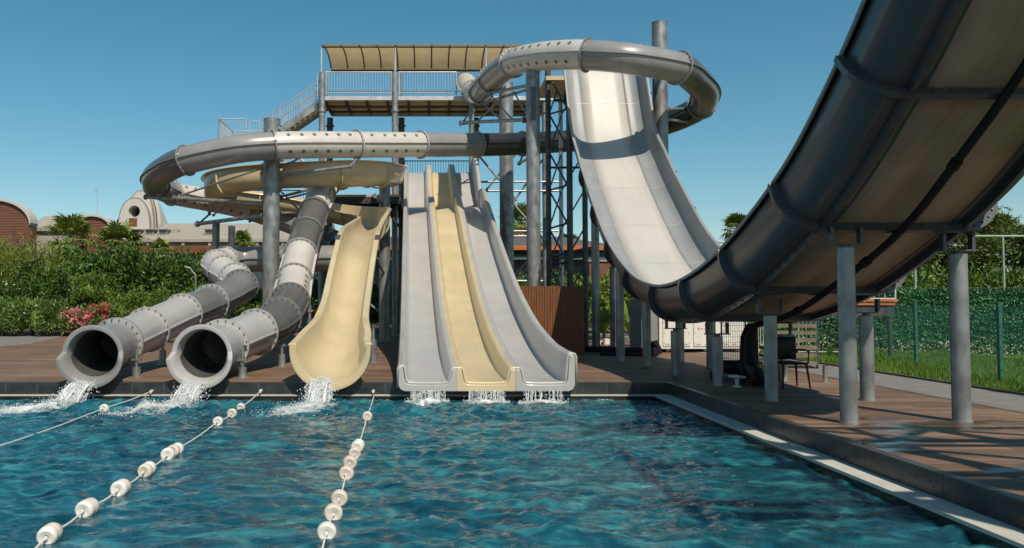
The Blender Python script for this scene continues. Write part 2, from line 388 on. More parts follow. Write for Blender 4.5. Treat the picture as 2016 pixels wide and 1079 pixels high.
s1 = MB(); s1.box(-30, 4.37, 14.955, 15.0, -.262, -.238); link('gutter_line', s1, m_strip, tb, False)
s1 = MB(); s1.box(-30, 4.37, 14.965, 15.0, -.9, -.264); link('wet_base', s1, m_wetw, tb, False)
tr_ = tiled_wall('pool_wall', 'long dark tiled pool wall running under the big halfpipe with wide white gutter', 'y', 2, 15.0, 4.65, 1)
s1 = MB(); s1.box(4.37, 4.649, 2, 14.95, -.26, -.225); link('gutter_strip', s1, m_strip, tr_, False)
s1 = MB(); s1.box(4.372, 4.649, 2, 14.95, -1.4, -.262); link('wet_base', s1, m_wetw, tr_, False)

# water surface: real waves
xs = np.concatenate([np.linspace(-30, -11, 60)[:-1], np.arange(-11, 4.37, .036), [4.37]])
ys = np.concatenate([np.linspace(2, 5, 30)[:-1], np.arange(5, 14.96, .036), [14.96]])
SPL = [(P(165, 790, 14.3), 1.5), (P(380, 790, 14.3), 1.5), (P(630, 790, 14.3), 1.5), (P(950, 790, 14.4), 1.6)]
rs = np.random.RandomState(11)
WAV = []
for i in range(110):
    lam = 10 ** rs.uniform(math.log10(.11), math.log10(1.5)); th = rs.normal(math.pi / 2 + .12, .85)
    WAV.append((lam, th, rs.uniform(0, 6.28), .030 * lam / 6.28 * (1.7 if lam < .34 else 1.15 if lam < .7 else .55)))
def wave(X, Y):
    Z = np.zeros_like(X)
    wx = X + .18 * np.sin(1.7 * Y + .6 * X) ; wy = Y + .14 * np.sin(1.3 * X - .5 * Y)
    for lam, th, ph, a in WAV:
        p = 6.283 / lam * (wx * math.cos(th) + wy * math.sin(th)) + ph
        Z += a * (np.sin(p) + .3 * np.cos(2 * p))
    return Z * (.75 + .35 * np.sin(.8 * X + 1.1 * Y) * np.sin(.5 * X - .9 * Y + 1))
XX, YY = np.meshgrid(xs, ys)
def wfull(X, Y):
    Z = wave(X, Y)
    for p, r in SPL:
        d2 = ((X - p.x) / 1.5) ** 2 + (Y - p.y + .4) ** 2
        Z = Z * (1 + 1.1 * np.exp(-d2 / (r * .8)))
    return Z + WZ
ZZ = wfull(XX, YY)
nx, ny = len(xs), len(ys)
me = bpy.data.meshes.new('pool_water')
idx = np.arange(nx * ny).reshape(ny, nx)
fa = np.stack([idx[:-1, :-1], idx[:-1, 1:], idx[1:, 1:], idx[1:, :-1]], -1).reshape(-1, 4)
me.from_pydata(np.stack([XX, YY, ZZ], -1).reshape(-1, 3).tolist(), [], fa.tolist())
me.polygons.foreach_set('use_smooth', [True] * len(me.polygons)); me.materials.append(m_water)
wobj = bpy.data.objects.new('pool_water', me); C.objects.link(wobj); wobj['kind'] = 'structure'
def wz(x, y): return float(wfull(np.array([x]), np.array([y]))[0])

# ------------------------------------------------------------------ tube slides
def tube_ring(t, fr, R, mat, w=.075, th=.05, bolts=20):
    p, T, S, U = fr; mb = MB()
    n = 32
    rows = []
    for r, a in ((R - .004, -th / 2), (R + w, -th / 2), (R + w, th / 2), (R - .004, th / 2)):
        rows.append([p + T * a + S * (r * math.cos(2 * math.pi * k / n)) + U * (r * math.sin(2 * math.pi * k / n)) for k in range(n)])
    rows.append(rows[0]); mb.grid(rows, True)
    for k in range(bolts):
        q = 2 * math.pi * (k + .5) / bolts; c = p + S * ((R + w * .55) * math.cos(q)) + U * ((R + w * .55) * math.sin(q))
        mb.cyl(c - T * (th / 2 + .022), c + T * (th / 2 + .022), .016, n=6, mi=1)
    return link('flange_ring', mb, [mat, m_bolt], t)

MATS = {'h': m_mid, 'w': m_white, 'g': m_grey, 'd': m_dark, 's': m_slate, 'l': m_lane, 'p': m_white}
def tube_slide(root, ctrl, R, cols, seglen=2.1, bolt=True, s_off=0, ringmat=None):
    """ctrl: list of points, cols: a colour letter for each control point (w = white with window dots)"""
    pts, par, s = spline([tuple(p) for p in ctrl], .11)
    fr = frames(pts); n = len(fr)
    if '' in cols:
        ks = [k for k, c in enumerate(cols) if c] + [len(cols) - 1]; bounds = [int(np.argmin(np.abs(par - k))) for k in ks]; ns = len(ks) - 1; scol = [cols[k] for k in ks]
    else:
        L = s[-1]; ns = max(1, round(L / seglen)); bounds = [int(round(i * (n - 1) / ns)) for i in range(ns + 1)]; scol = None
    NS = 30
    for i in range(ns):
        a, b = bounds[i], bounds[i + 1]
        mid = par[(a + b) // 2]; cl = scol[i] if scol else cols[min(len(cols) - 1, int(round(mid)))]
        if cl == '-': continue
        mat = MATS[cl]; mb = MB()
        rows = []
        for j in range(a, b + 1):
            p, T, S, U = fr[j]
            rows.append([p + S * (R * math.cos(2 * math.pi * k / NS)) + U * (R * math.sin(2 * math.pi * k / NS)) for k in range(NS)])
        mb.grid(rows, True)
        for sg in (-1, 1):                         # side seam where the two half shells are bolted together
            rows = []
            for j in range(a, b + 1):
                p, T, S, U = fr[j]; q = p + S * (sg * (R - .01)); e = p + S * (sg * (R + .055))
                rows.append([q + U * .014, e + U * .014, e - U * .014, q - U * .014])
            mb.grid(rows, True)
            if bolt:
                for j in range(a + 1, b, 2):
                    p, T, S, U = fr[j]; c = p + S * (sg * (R + .033))
                    mb.cyl(c - U * .022, c + U * .022, .010, n=5, mi=2)
        if cl == 'w':
            m5 = max(3, int(round((b - a) / 4.2)))
            for k in range(1, m5):
                j = a + int(round(k * (b - a) / m5)); p, T, S, U = fr[j]
                for ang in (38, 142, -38, 218):
                    N = S * math.cos(R_(ang)) + U * math.sin(R_(ang)); B = T.cross(N); c = p + N * (R + .007); rr = .066
                    mb.add([c + T * (rr * math.cos(q * .5236)) + B * (rr * math.sin(q * .5236)) for q in range(12)], [tuple(range(12))], 1)
        link('tube_section', mb, [mat, m_hole, m_bolt], root)
        if i > 0:
            tube_ring(root, fr[a], R, ringmat or MATS['g' if cl in 'gsdh' else 'l'])
    return fr

def tube_mouth(root, p_end, p_in, R, mat):
    """flared open end: the upper half stops short, the lower half runs on as a spout"""
    p_end = Vector(p_end); p_in = Vector(p_in); T = (p_end - p_in).normalized(); S = T.cross(Vector((0, 0, 1))).normalized(); U = S.cross(T)
    L = (p_end - p_in).length
    mb = MB(); n = 56; rows = None; cols_ = []
    def sm(x): x = max(0, min(1, x)); return x * x * (3 - 2 * x)
    for k in range(n):
        a = 2 * math.pi * k / n; w = sm((.10 - math.sin(a)) / .22); E = L - .19 * (1 - w); lo = R + .045 + .055 * w
        prof = [(0, R), (E * .5, R + .01 * w), (E - .22, R + .012 + .02 * w), (E - .09, lo - .02), (E - .05, lo + .035), (E - .03, lo + .06), (E + .012, lo + .06), (E + .02, lo + .04), (E + .01, R + .02 + .06 * w), (E - .06, R - .01 + .04 * w), (E - .28, R - .03 + .012 * w), (0, R - .03)]
        cols_.append([p_in + T * s_ + S * (r * math.cos(a)) + U * (r * math.sin(a)) for s_, r in prof])
    rows = [[cols_[k][q] for k in range(n)] for q in range(len(cols_[0]))]
    mb.grid(rows[:11], True); mb.grid(rows[10:], True, 1)  # inside faces in slate: shade within the mouth put into the colour
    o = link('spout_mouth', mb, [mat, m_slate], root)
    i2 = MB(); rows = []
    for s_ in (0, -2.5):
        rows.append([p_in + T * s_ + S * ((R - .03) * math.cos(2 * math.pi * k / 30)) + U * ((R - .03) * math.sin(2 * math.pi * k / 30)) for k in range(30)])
    i2.grid(rows, True); link('shaded_inside', i2, m_slate, root)  # slate carries the shade further up the bore
    tube_ring(root, (p_in, T, S, U), R, mat if mat else m_grey, w=.09)

RT = .47
# slide A : platform -> ring over the halfpipe -> long loop -> helix -> left mouth
A_main = [(915,160,37.6,'p'),(920,166,36,''),(931,181,33.8,'p'),(947,179,31.3,'g'),(966,157,29.4,'g'),(1010,124,27,'w'),(1060,112,25.4,''),(1110,108,24.4,''),(1158,108.5,23.7,'g'),(1240,116,23.2,''),
 (1333,133,23.8,'s'),(1365,153,24.8,''),(1388,180,26.3,''),(1382,206,28,'d'),(1352,226,29.4,''),(1300,246,31,'g'),(1240,260,32.2,''),(1170,272,33,'d'),(1115,278,33,''),(1060,281,32.4,''),
 (1028,283,31.9,'d'),(940,285,30.6,'g'),(880,285,29.6,''),(830,285,28.9,'w'),(760,285,27.9,''),(705,285,27.2,'w'),(620,285,26.3,''),(541,287,25.7,'g'),(460,295,25.4,''),(366,316,25.7,'s'),(328,333,26.4,''),  # first section here: its black colour carries the shade on that stretch
 (306,350,27.6,''),(310,366,29.2,'g'),(340,380,30.6,'w'),(395,391,31.5,''),(415,395,31.8,'w'),(455,403,32.1,''),(500,415,32.3,'g'),(560,434,32.3,''),(590,446,32,'d'),(625,460,31.4,''),(672,484,29.8,'d'),(698,500,28.3,''),(672,508,27.4,'g'),
 (610,509,27.4,''),(560,509,27.8,'g'),(485,511,28,''),(445,513,27.4,'p'),(427,521,26.3,'p'),(440,534,25.2,'p'),(462,548,24.4,'p'),(474,563,23.5,'h'),(451,579,22.8,''),(415,596,21.9,'')]
tA = thing('tube_slide', 'longest grey and white tube slide, circling the halfpipe and ending at the leftmost mouth', 'water slide', P(250, 700, 17) * 1)
frA = tube_slide(tA, [P(a, b, c) for a, b, c, d in A_main], RT, [d for *_, d in A_main])
A_low = [(415,596,21.9,'g'),(358,618.5,20.0,'g'),(290,649,18.1,'g'),(230,676,16.35,'g')]
lowA = [P(a, b, c) for a, b, c, d in A_low]
tube_slide(tA, lowA, RT, 'hlll', seglen=2.0)
tube_ring(tA, frames([tuple(lowA[0]), tuple(lowA[1])])[0], RT, m_lane)
tube_mouth(tA, P(176, 701, 14.72), lowA[-1], RT, m_grey)

B_main = [(770,345,34.5,'p'),(715,345,33,'p'),(668,349,31.7,'p'),(642,363,30,'p'),(628,395,28,'w'),(614,430,26.7,'s'),(600,470,25.3,'s'),(589,510,24,'p'),(580,550,22.8,'w'),(572,592,21.3,'s'),(555,622,19.9,'s'),(527,644,18.6,'s'),(482,662,17.4,'l'),(438,680,16.35,'l')]
tB = thing('tube_slide', 'steep grey and white tube slide in the middle, dropping beside the cream flume', 'water slide', P(500, 740, 17.5) * 1)
lowB = [P(a, b, c) for a, b, c, d in B_main]
tube_slide(tB, lowB, .485, [d for *_, d in B_main], seglen=1.7)
tube_mouth(tB, P(392, 701, 14.72), lowB[-1], .485, m_lane)

# ------------------------------------------------------------------ cream open flume
def flume(root, ctrl, seg=2.2):
    pts, par, s = spline([tuple(p) + (r, ho, hi) for p, r, hi, ho in ctrl], .1)
    fr = frames(pts); n = len(fr); ns = round(s[-1] / seg); bounds = [int(round(i * (n - 1) / ns)) for i in range(ns + 1)]
    def prof(j, o=0):
        p, T, S, U = fr[j]; r, hl, hr = pts[j][3:6]; out = []
        r2 = r + o
        for k in range(25):
            a = R_(-180 + 180 * k / 24)
            out.append(p + S * (r2 * math.cos(a)) + U * (r2 * math.sin(a)))
        L = [p - S * (r2 + .10 - o) + U * (hl - .01 + o * 0), p - S * (r2 + .09 - o) + U * (hl + .015), p - S * (r2 + .0) + U * (hl + .015), p - S * (r2 - .0) + U * (hl * .5)]
        Rr = [p + S * r2 + U * (hr * .5), p + S * r2 + U * (hr + .015), p + S * (r2 + .09 - o) + U * (hr + .015), p + S * (r2 + .10 - o) + U * (hr - .01)]
        return L + out + Rr
    mb = MB(); mb.grid([prof(j) for j in range(n)]); o = link('trough', mb, m_yel, root); mod_solid(o, .03, 1)
    for i in range(1, ns - 3):
        a = bounds[i]; p, T, S, U = fr[a]; q = prof(a, .034); w = prof(a, .10); rb = MB(); rows = []
        for d, src in ((-.02, q), (-.02, w), (.02, w), (.02, q)): rows.append([v + T * d for v in src[3:-3]])
        rb.grid(rows); link('joint_rib', rb, m_yel, root)
    # rolled lip round the mouth
    p, T, S, U = fr[-1]; q = prof(n - 1)[2:-2]; ctr = p
    lip = MB(); rows = []
    for d, o in ((-.03, .0), (.03, -.012), (.05, .03), (.05, .085), (.0, .10), (-.05, .085), (-.05, .02)):
        rows.append([v + (v - ctr).normalized() * o + T * d for k_, v in enumerate(q)])
    lip.grid(rows); link('mouth_lip', lip, m_yel, root)
    return fr
Yc = [(776,338,33.4,.5,.1,.1),(766,340,31,.5,.1,.25),(738,341,29,.5,.1,.35),(690,341,27.9,.5,.05,.35),(620,342,27.5,.5,.05,.3),(540,345,27.5,.5,.05,.3),(470,352,27.9,.5,.05,.3),(436,363,28.7,.5,.05,.35),(429,374,29.8,.5,.05,.35),
 (455,383,31,.5,.05,.3),(540,394,31.6,.5,.05,.3),(620,408,31.8,.5,.05,.3),(680,421,31.3,.5,.05,.35),(718,428,30,.5,.05,.4),(736,432,28.2,.5,.05,.4),(732,439,26,.5,.08,.35),(716,452,24,.5,.1,.15),(707,468,22.4,.5,.12,.12),
 (701,495,21.2,.49,.12,.12),(691,545,19.8,.48,.12,.12),(682,597,18.3,.465,.12,.12),(674,632,17.15,.48,.14,.14),(670,649,16.5,.51,.16,.16),(661,670,15.7,.62,.14,.14),(654,682,15.2,.655,.11,.11),(650,690,14.7,.685,.09,.09)]
tY = thing('water_slide', 'cream yellow open flume that spirals round and drops to a wide cream mouth', 'water slide', P(650, 740, 16) * 1)
frY = flume(tY, [(P(a, b, c), r, hi, ho) for a, b, c, r, hi, ho in Yc])
for sg in (-1, 1):                                               # dark joint bands on the two rims
    k = min(range(len(frY)), key=lambda q: abs(frY[q][0].y - 21.9) + (9 if q < len(frY) * .6 else 0)); p, T, S, U = frY[k]; bm_ = MB(); c = p + S * (sg * .57) + U * .15; bm_.bar(c - T * .22, c + T * .22, .15, .035, U); link('dark_joint_cover', bm_, m_dsteel, tY)
for px, py, Y, X2 in ((712, 720, 17.2, 0), (700, 744, 15.9, 0), (735, 652, 20, 0)):
    b_ = P(px, py, Y); sb = MB(); hh_ = .17 if Y < 17 else (.34 if Y < 19 else .6); sb.cyl((b_.x, Y, 0), (b_.x, Y, hh_), .09, n=14); sb.cyl((b_.x, Y, hh_), (b_.x, Y, hh_ * 1.5), .04, n=10); sb.cyl((b_.x, Y, 0), (b_.x, Y, .02), .16, n=16)
    link('support_foot', sb, m_galv, tY)

# little feet under the two tubes
for root, lst in ((tA, ((271, 745, 16.0, .35), (322, 712, 19.2, .6), (420, 660, 21.3, .9))), (tB, ((479, 746, 15.9, .35), (556, 712, 18.6, .5), (610, 690, 22.5, 1.3)))):
    for px, py, Y, h in lst:
        x = (px - PX) / F * Y; sb = MB(); sb.cyl((x, Y, 0), (x, Y, h * .62), .085, n=14); sb.cyl((x, Y, h * .62), (x, Y, h + .25), .035, n=10); sb.cyl((x, Y, 0), (x, Y, .02), .15, n=16)
        sb.box(x - .2, x + .1, Y - .05, Y + .05, h, h + .05)
        link('support_foot', sb, m_galv, root)

# ------------------------------------------------------------------ three lane slide
MS = [(14.62, .0), (15.6, .03), (16.8, .14), (18.8, .50), (21, 1.10), (23, 1.80), (26.5, 3.25), (29.3, 4.55), (30.6, 5.15), (31.6, 5.50), (32.6, 5.58), (33.4, 5.75), (34.4, 6.5), (35.4, 7.25), (36.3, 7.75), (37.2, 7.85)]
msp, _, _ = spline([(0, y, z) for y, z in MS], .14)
msf = []
for i in range(len(msp)):
    t = Vector(msp[min(i + 1, len(msp) - 1)]) - Vector(msp[max(0, i - 1)]); t.normalize(); msf.append((msp[i][1], msp[i][2], Vector((0, -t.z, t.y))))
tM = thing('multi_lane_slide', 'wide three lane slide with a cream lane between two pale grey lanes', 'water slide', (1.1, 20, 0))
def hgt(Y, side):
    h = .40 if side == 0 else (.44 if side < 0 else .57)
    if side > 0: h += .28 * math.exp(-((Y - 32.6) / 1.2) ** 2) + (.35 if Y > 33.5 else 0) * min(1, (Y - 33.5))
    else: h += .12 * math.exp(-((Y - 33) / 1.2) ** 2)
    if side <= 0: h -= .11 * max(0, min(1, (17.5 - Y) / 2.8))
    return h
PITCH, LW = 1.12, .85
LPROF = []
for k, mat in enumerate((m_lane, m_yel, m_lane)):
    rows = []; edge = []
    for Y, z, N in msf:
        a = -.46 + PITCH * k - .027 * (Y - 15); hl = hgt(Y, -1 if k == 0 else 0); hr = hgt(Y, 1 if k == 2 else 0)
        gl = -.125 if k == 0 else -.135; gr = LW + (.145 if k == 2 else .135)
        pr = ([(gl, -.06)] if k == 0 else []) + [(gl, hl - .045 if k == 0 else hl - .012), (gl + .015, hl - .01), (-.07, hl), (-.045, hl - .02), (-.01, .09), (.03, .02), (.09, 0), (.3, -.006), (.55, -.006), (LW - .09, 0), (LW - .03, .02), (LW + .01, .09), (LW + .045, hr - .02), (LW + .07, hr), (gr - .015, hr - .01), (gr, hr - .045 if k == 2 else hr - .012)] + ([(gr, -.06)] if k == 2 else [])
        if Y == msf[0][0]: LPROF.append([(x, h) for x, h in pr if h > -.05])
        rows.append([Vector((a + x, Y, z)) + N * h for x, h in pr])
    mb = MB(); mb.grid(rows); o = link('lane', mb, mat, tM, ang=50); mod_solid(o, .045, 1)
# nose of the lanes: front lip, divider noses and wall ends
Yn = 14.62
def nose(x0, x1, z0, z1, mat, name, d=.35):
    m = MB(); m.box(x0, x1, Yn - .05, Yn + d, z0, z1); o = link(name, m, mat, tM); mod_bevel(o, .035, 3); return o
for k, mat in enumerate((m_lane, m_yel, m_lane)):
    x0 = -.46 + PITCH * k; l_ = x0 - (.13 if k == 0 else .1355); r_ = x0 + LW + (.15 if k == 2 else .1355)
    m = MB()
    hl = hgt(Yn, -1 if k == 0 else 0); hr = hgt(Yn, 1 if k == 2 else 0)
    base_ = [(l_, -.10 if k else .0), (l_ + (.0 if k else .035), -.09 if not k else -.13), (l_ + (.0 if k else .12), -.13), (r_ - (0 if k < 2 else .12), -.13), (r_ - (0 if k < 2 else .035), -.09 if k == 2 else -.13), (r_, -.10 if k < 2 else .0)]
    inn_ = [(x0 + x, h + .005) for x, h in LPROF[k]]
    pts = [p_ for q_, p_ in enumerate(base_) if q_ == 0 or p_ != base_[q_ - 1]] + inn_[::-1]
    m.extr([(x, Yn - .05, z) for x, z in pts], (0, .12, 0)); o = link('front_lip', m, mat, tM); mod_bevel(o, .022, 3)
ub = MB()
for Y, z in ((16.5, .1), (19, .54), (22, 1.45), (25, 2.6), (28, 3.95), (31, 5.3), (34, 6.2), (36.5, 7.78)):
    a = -.46 - .027 * (Y - 15); ub.box(a - .1, a + 3.3, Y - .06, Y + .06, z - .42 if z > .5 else z - .1, z - .18 if z > .5 else z - .07)
    if z > 1:
        for dx in (.2, 3.0): ub.cyl((a + dx, Y, 0), (a + dx, Y, z - .2), .09, n=10)
link('under_frame', ub, m_galvd, tM)

# ------------------------------------------------------------------ halfpipe
HX = 6.08
HP = [(27.15, 10.35), (26.8, 9.8), (25.55, 7.1), (24.4, 5.9), (23.1, 4.75), (20.6, 2.85), (18.2, 1.75), (16.2, 1.32), (14.3, 1.33), (12.2, 1.75), (10.0, 2.62), (8.6, 3.5), (7.3, 4.65), (6.2, 5.95), (5.5, 7.1)]
hpp, _, hs_ = spline([(0, y, z) for y, z in HP], .14)
hpf = []
for i in range(len(hpp)):
    t = Vector(hpp[min(i + 1, len(hpp) - 1)]) - Vector(hpp[max(0, i - 1)]); t.normalize()
    hpf.append((Vector((HX, hpp[i][1], hpp[i][2])), t, Vector((0, t.z, -t.y)) * (1 if t.y < 0 else 1)))
hpf = [(p, t, Vector((0, -abs(t.y) * 0 + (t.z), -t.y))) for p, t, n in hpf]     # inner normal: travel runs towards -Y, so n points up / inwards
tH = thing('halfpipe_slide', 'giant grey and white halfpipe slide rising over the right hand deck', 'water slide', (HX, 15, 0))
def wallp(sg, o=0.0):
    out = [(sg * .92, -o)]
    for k in range(1, 13):
        a = R_(90 * k / 12); out.append((sg * (.92 + (.42 + o) * math.sin(a)), .42 - (.42 + o) * math.cos(a)))
    out += [(sg * (1.34 + o), .55)]
    if o == 0: out += [(sg * 1.345, .64), (sg * 1.36, .655), (sg * 1.43, .655), (sg * 1.435, .64), (sg * 1.435, .60)]
    else: out += [(sg * (1.34 + o), .60)]
    return out
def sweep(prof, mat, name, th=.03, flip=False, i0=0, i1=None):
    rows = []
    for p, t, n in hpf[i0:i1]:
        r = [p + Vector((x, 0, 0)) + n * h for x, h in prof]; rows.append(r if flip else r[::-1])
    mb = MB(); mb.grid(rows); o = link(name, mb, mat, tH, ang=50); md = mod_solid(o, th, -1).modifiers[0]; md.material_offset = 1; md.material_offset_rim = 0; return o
nH = len(hpf); rib_s = 2.05
JL = []
nr = int(hs_[-1] / rib_s); ribs = [int(round(i * (nH - 1) / nr)) for i in range(nr + 1)]
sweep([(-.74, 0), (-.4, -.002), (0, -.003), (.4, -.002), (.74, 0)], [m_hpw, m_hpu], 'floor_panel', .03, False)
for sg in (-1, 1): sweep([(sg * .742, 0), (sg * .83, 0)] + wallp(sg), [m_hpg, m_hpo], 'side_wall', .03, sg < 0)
for i in ribs[1:-1]:
    p, t, n = hpf[i]; mb = MB(); prof = wallp(-1, .033)[::-1] + wallp(1, .033); out = wallp(-1, .15)[::-1] + wallp(1, .15)
    rows = []
    for d, pr in ((-.035, prof), (-.035, out), (.035, out), (.035, prof)): rows.append([p + t * d + Vector((x, 0, 0)) + n * h for x, h in pr])
    rows.append(rows[0]); mb.grid(rows)
    for (x0, h0), (x1, h1) in zip(prof[1:-1:2], out[1:-1:2]):
        c = p + Vector(((x0 + x1) / 2, 0, 0)) + n * ((h0 + h1) / 2); mb.cyl(c - t * .055, c + t * .055, .016, n=6, mi=1)
    for x in (-.7, -.5, -.3, .15, .35, .55, .75):
        c = p + Vector((x, 0, 0)) - n * .09; mb.cyl(c - t * .055, c + t * .055, .016, n=6, mi=1)
    link('cross_flange', mb, [m_hpo, m_bolt], tH)
for sg in (-1, 1):
    mb = MB(); rows = []
    for p, t, n in hpf: rows.append([p + Vector((sg * .93 + w, 0, 0)) - n * h for w, h in ((-.03, .031), (-.03, .125), (.03, .125), (.03, .031))])
    mb.grid(rows, True)
    for i in range(3, nH - 3, 2):
        p, t, n = hpf[i]; c = p + Vector((sg * .93, 0, 0)) - n * .085; mb.cyl(c - Vector((.05, 0, 0)), c + Vector((.05, 0, 0)), .014, n=6, mi=1)
    link('long_seam_flange', mb, [m_hpo, m_bolt], tH)
for i in ribs[1:-1]:
    p, t, n = hpf[i]; prf = [(x, h + .0025) for x, h in wallp(-1)[::-1][5:] + wallp(1)[:-5]]; mb = MB()
    mb.grid([[p + t * d + Vector((x, 0, 0)) + n * h for x, h in prf] for d in (-.009, .009)]); link('joint_line', mb, m_hpw, tH)
# black drain hose under the floor
hose = [p - n * .2 for p, t, n in hpf if p.y < 14.6 and p.y > 4.9][::-1]
hose = [Vector((h.x + .02 * math.sin(i * .3), h.y, h.z)) for i, h in enumerate(hose)] + [Vector((HX - .02, 14.75, .9)), Vector((HX - .02, 14.8, .5)), Vector((HX - .02, 14.8, 0))]
mb = MB(); mb.pipe(hose, .05, 10); 
for i in range(6, len(hose) - 6, 15):
    mb.cyl(hose[i], hose[i] + (hose[i + 1] - hose[i]).normalized() * .12, .066, n=10)
link('drain_hose', mb, m_black, tH)
def hpz(Y):
    ys_ = [q[0].y for q in hpf][::-1]; zs_ = [q[0].z for q in hpf][::-1]; return float(np.interp(Y, ys_, zs_))

def post(name, label, x, Y, top, r, mat=m_galv, cat='column', group=None, fork=None):
    t = thing(name, label, cat, (x, Y, 0), group)
    s_ = MB(); s_.cyl((x, Y, .02), (x, Y, top), r, n=26); link('shaft', s_, mat, t)
    b_ = MB(); b_.cyl((x, Y, 0), (x, Y, .025), r * (1.12 if fork else 1.6), n=24)
    for k in range(0 if fork else 6): q = k * 1.047; b_.cyl((x + r * 1.35 * math.cos(q), Y + r * 1.35 * math.sin(q), .02), (x + r * 1.35 * math.cos(q), Y + r * 1.35 * math.sin(q), .06), .02, n=6)
    link('base_plate', b_, mat, t)
    if fork:
        f_ = MB(); f_.cyl((x, Y, top), (x, Y, top + .04), r * .55, n=12); w = .19
        f_.box(x - w - .04, x + w + .04, Y - .06, Y + .06, top + .04, top + .06)
        for sg in (-1, 1):
            f_.box(x + sg * w - .02, x + sg * w + .02, Y - .045, Y + .045, top + .06, fork - .0)
            f_.cyl((x + sg * w - .035, Y, fork - .06), (x + sg * w + .035, Y, fork - .06), .02, n=6)
        link('fork_bracket', f_, m_galvd, t)
    else:
        c_ = MB(); c_.cyl((x, Y, top), (x, Y, top + .02), r * 1.03, n=26); c_.cyl((x, Y, top + .02), (x, Y, top + .06), r * .2, n=8); link('cap', c_, mat, t)
    return t
GP = 'round steel posts carrying the halfpipe'
LP = [(5.42, 9.9, .105, 'front pool side post under the halfpipe, nearest to the viewer'),
      (6.98, 10.05, .109, 'rightmost post under the halfpipe outer edge, in front of the lawn'),
      (5.45, 12.2, .10, 'pool side halfpipe post with bluish lower half, second from the front'),
      (6.98, 12.2, .105, 'half shaded post just behind the front pool side post, beside the grey path'),
      (5.43, 14.4, .10, 'third pool side halfpipe post from the front, left of the black hose'),
      (7.05, 15.3, .105, 'short dark post in front of the timber steps under the halfpipe'),
      (5.32, 16.5, .10, 'short pool side post in front of the left white trailer panel'),
      (6.75, 18.3, .11, 'dark post in front of the red dots on the white trailer'),
      (5.38, 18.9, .105, 'short dark post at the lowest point of the halfpipe left of the trailer'),
      (6.66, 20.3, .11, 'rear post hidden behind the front edge of the white trailer'),
      (5.15, 20.6, .115, 'slim dark post on the deck between the lit post and the halfpipe bottom'),
      (5.46, 25.0, .13, 'tall dark post behind the wooden cabinet rising to the halfpipe back'),
      (7.0, 25.4, .13, 'rear post standing beside the grey end of the trailer')]
for x, Y, r, lab in LP:
    z = hpz(Y) - .16; post('support_post', lab, x, Y, z - .24 if Y < 22 else z - .2, r, m_galv, 'post', GP, fork=z + .03)

# start tower of the near end, standing outside the picture on the right; its bracing throws the shadows on the deck
tN = thing('entry_tower', 'braced steel entry tower at the near end of the halfpipe, beyond the right edge', 'tower', (7.6, 3.2, 0))
for x in (6.5, 8.2, 9.9):
    for y in (1.6, 4.4): nb = MB(); nb.cyl((x, y, 0), (x, y, 6.9), .13, n=12); link('tower_leg', nb, m_galv, tN)
for z0, z1 in ((1.0, 3.0), (3.2, 5.0), (5.1, 6.5)):
    for y in (1.6, 4.4):
        for xa, xb in ((6.5, 8.2), (8.2, 9.9)):
            for p, q in (((xa, y, z0), (xb, y, z1)), ((xb, y, z0), (xa, y, z1)), ((xa, y, z1 + .1), (xb, y, z1 + .1))): nb = MB(); nb.cyl(p, q, .06, n=8); link('brace', nb, m_galv, tN)
nb = MB(); [nb.box(4.5, 9.9, 1.3 + .42 * q, 1.46 + .42 * q, 6.6, 6.7) for q in (0, 1, 5)]; [nb.box(4.5 + .9 * q, 4.62 + .9 * q, 1.3, 4.5, 6.48, 6.595) for q in (0, 2, 3, 6)]; link('platform', nb, m_planku, tN)  # unseen loose bars, spaced to break up the shadow on water and deck

# ------------------------------------------------------------------ towers, columns and pipework
def rail_panel(mb, p0, p1, h, step=.12, r=.02, zoff=.1):
    p0 = Vector(p0); p1 = Vector(p1); L = (p1 - p0).length; up = Vector((0, 0, 1))
    a, b = p0 + up * zoff, p1 + up * zoff
    mb.cyl(a, b, r * .8, n=6); mb.cyl(p0 + up * h, p1 + up * h, r, n=8)
    mb.cyl(p0, p0 + up * h, r, n=8); mb.cyl(p1, p1 + up * h, r, n=8)
    k = max(2, int(L / step))
    for i in range(1, k): q = p0.lerp(p1, i / k); mb.cyl(q + up * zoff, q + up * h, r * .42, n=5, cap=False)
TZ = 11.4; TY0, TY1 = 36.0, 39.0
def TX(px, Y=36.0): return (px - PX) / F * Y
tT = thing('slide_tower', 'tall steel slide tower with a tan canopy, railed platform and stairs', 'tower', (-2, 37.5, 0))
for px, Y, top, r in ((632, 36, 12.55, .145), (777, 36, 12.55, .15), (929, 36, 11.3, .13), (1075, 36.2, 11.3, .15), (648, 39, 11.1, .16), (790, 39, 11.1, .16), (938, 39, 11.1, .15), (1080, 39, 11.1, .15)):
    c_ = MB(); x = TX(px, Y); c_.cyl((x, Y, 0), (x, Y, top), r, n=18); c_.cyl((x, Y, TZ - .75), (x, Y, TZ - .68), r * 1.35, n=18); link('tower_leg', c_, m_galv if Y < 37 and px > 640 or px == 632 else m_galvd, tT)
x0, x1 = TX(636), TX(1092)
b_ = MB()
for i in range(9):
    ya = TY0 + .1 + i * .32; b_.box(x0, x1, ya, ya + .29, TZ - .06, TZ - .01)
link('platform_boards', b_, m_planku, tT, False)
b_ = MB(); b_.box(x0, x1, TY0 - .02, TY0 + .08, TZ - .17, TZ + .02); b_.box(x0, x1, TY1 - .08, TY1, TZ - .22, TZ + .0)
link('edge_beam', b_, m_rail, tT, False)
b_ = MB(); k = 0
while x0 + k * 1.0 < x1: b_.box(x0 + k - .05, x0 + k + .05, TY0 + .09, TY1 - .09, TZ - .2, TZ - .062); k += 1
for y in (36.9, 37.9): b_.box(x0, x1, y - .05, y + .05, TZ - .30, TZ - .202)
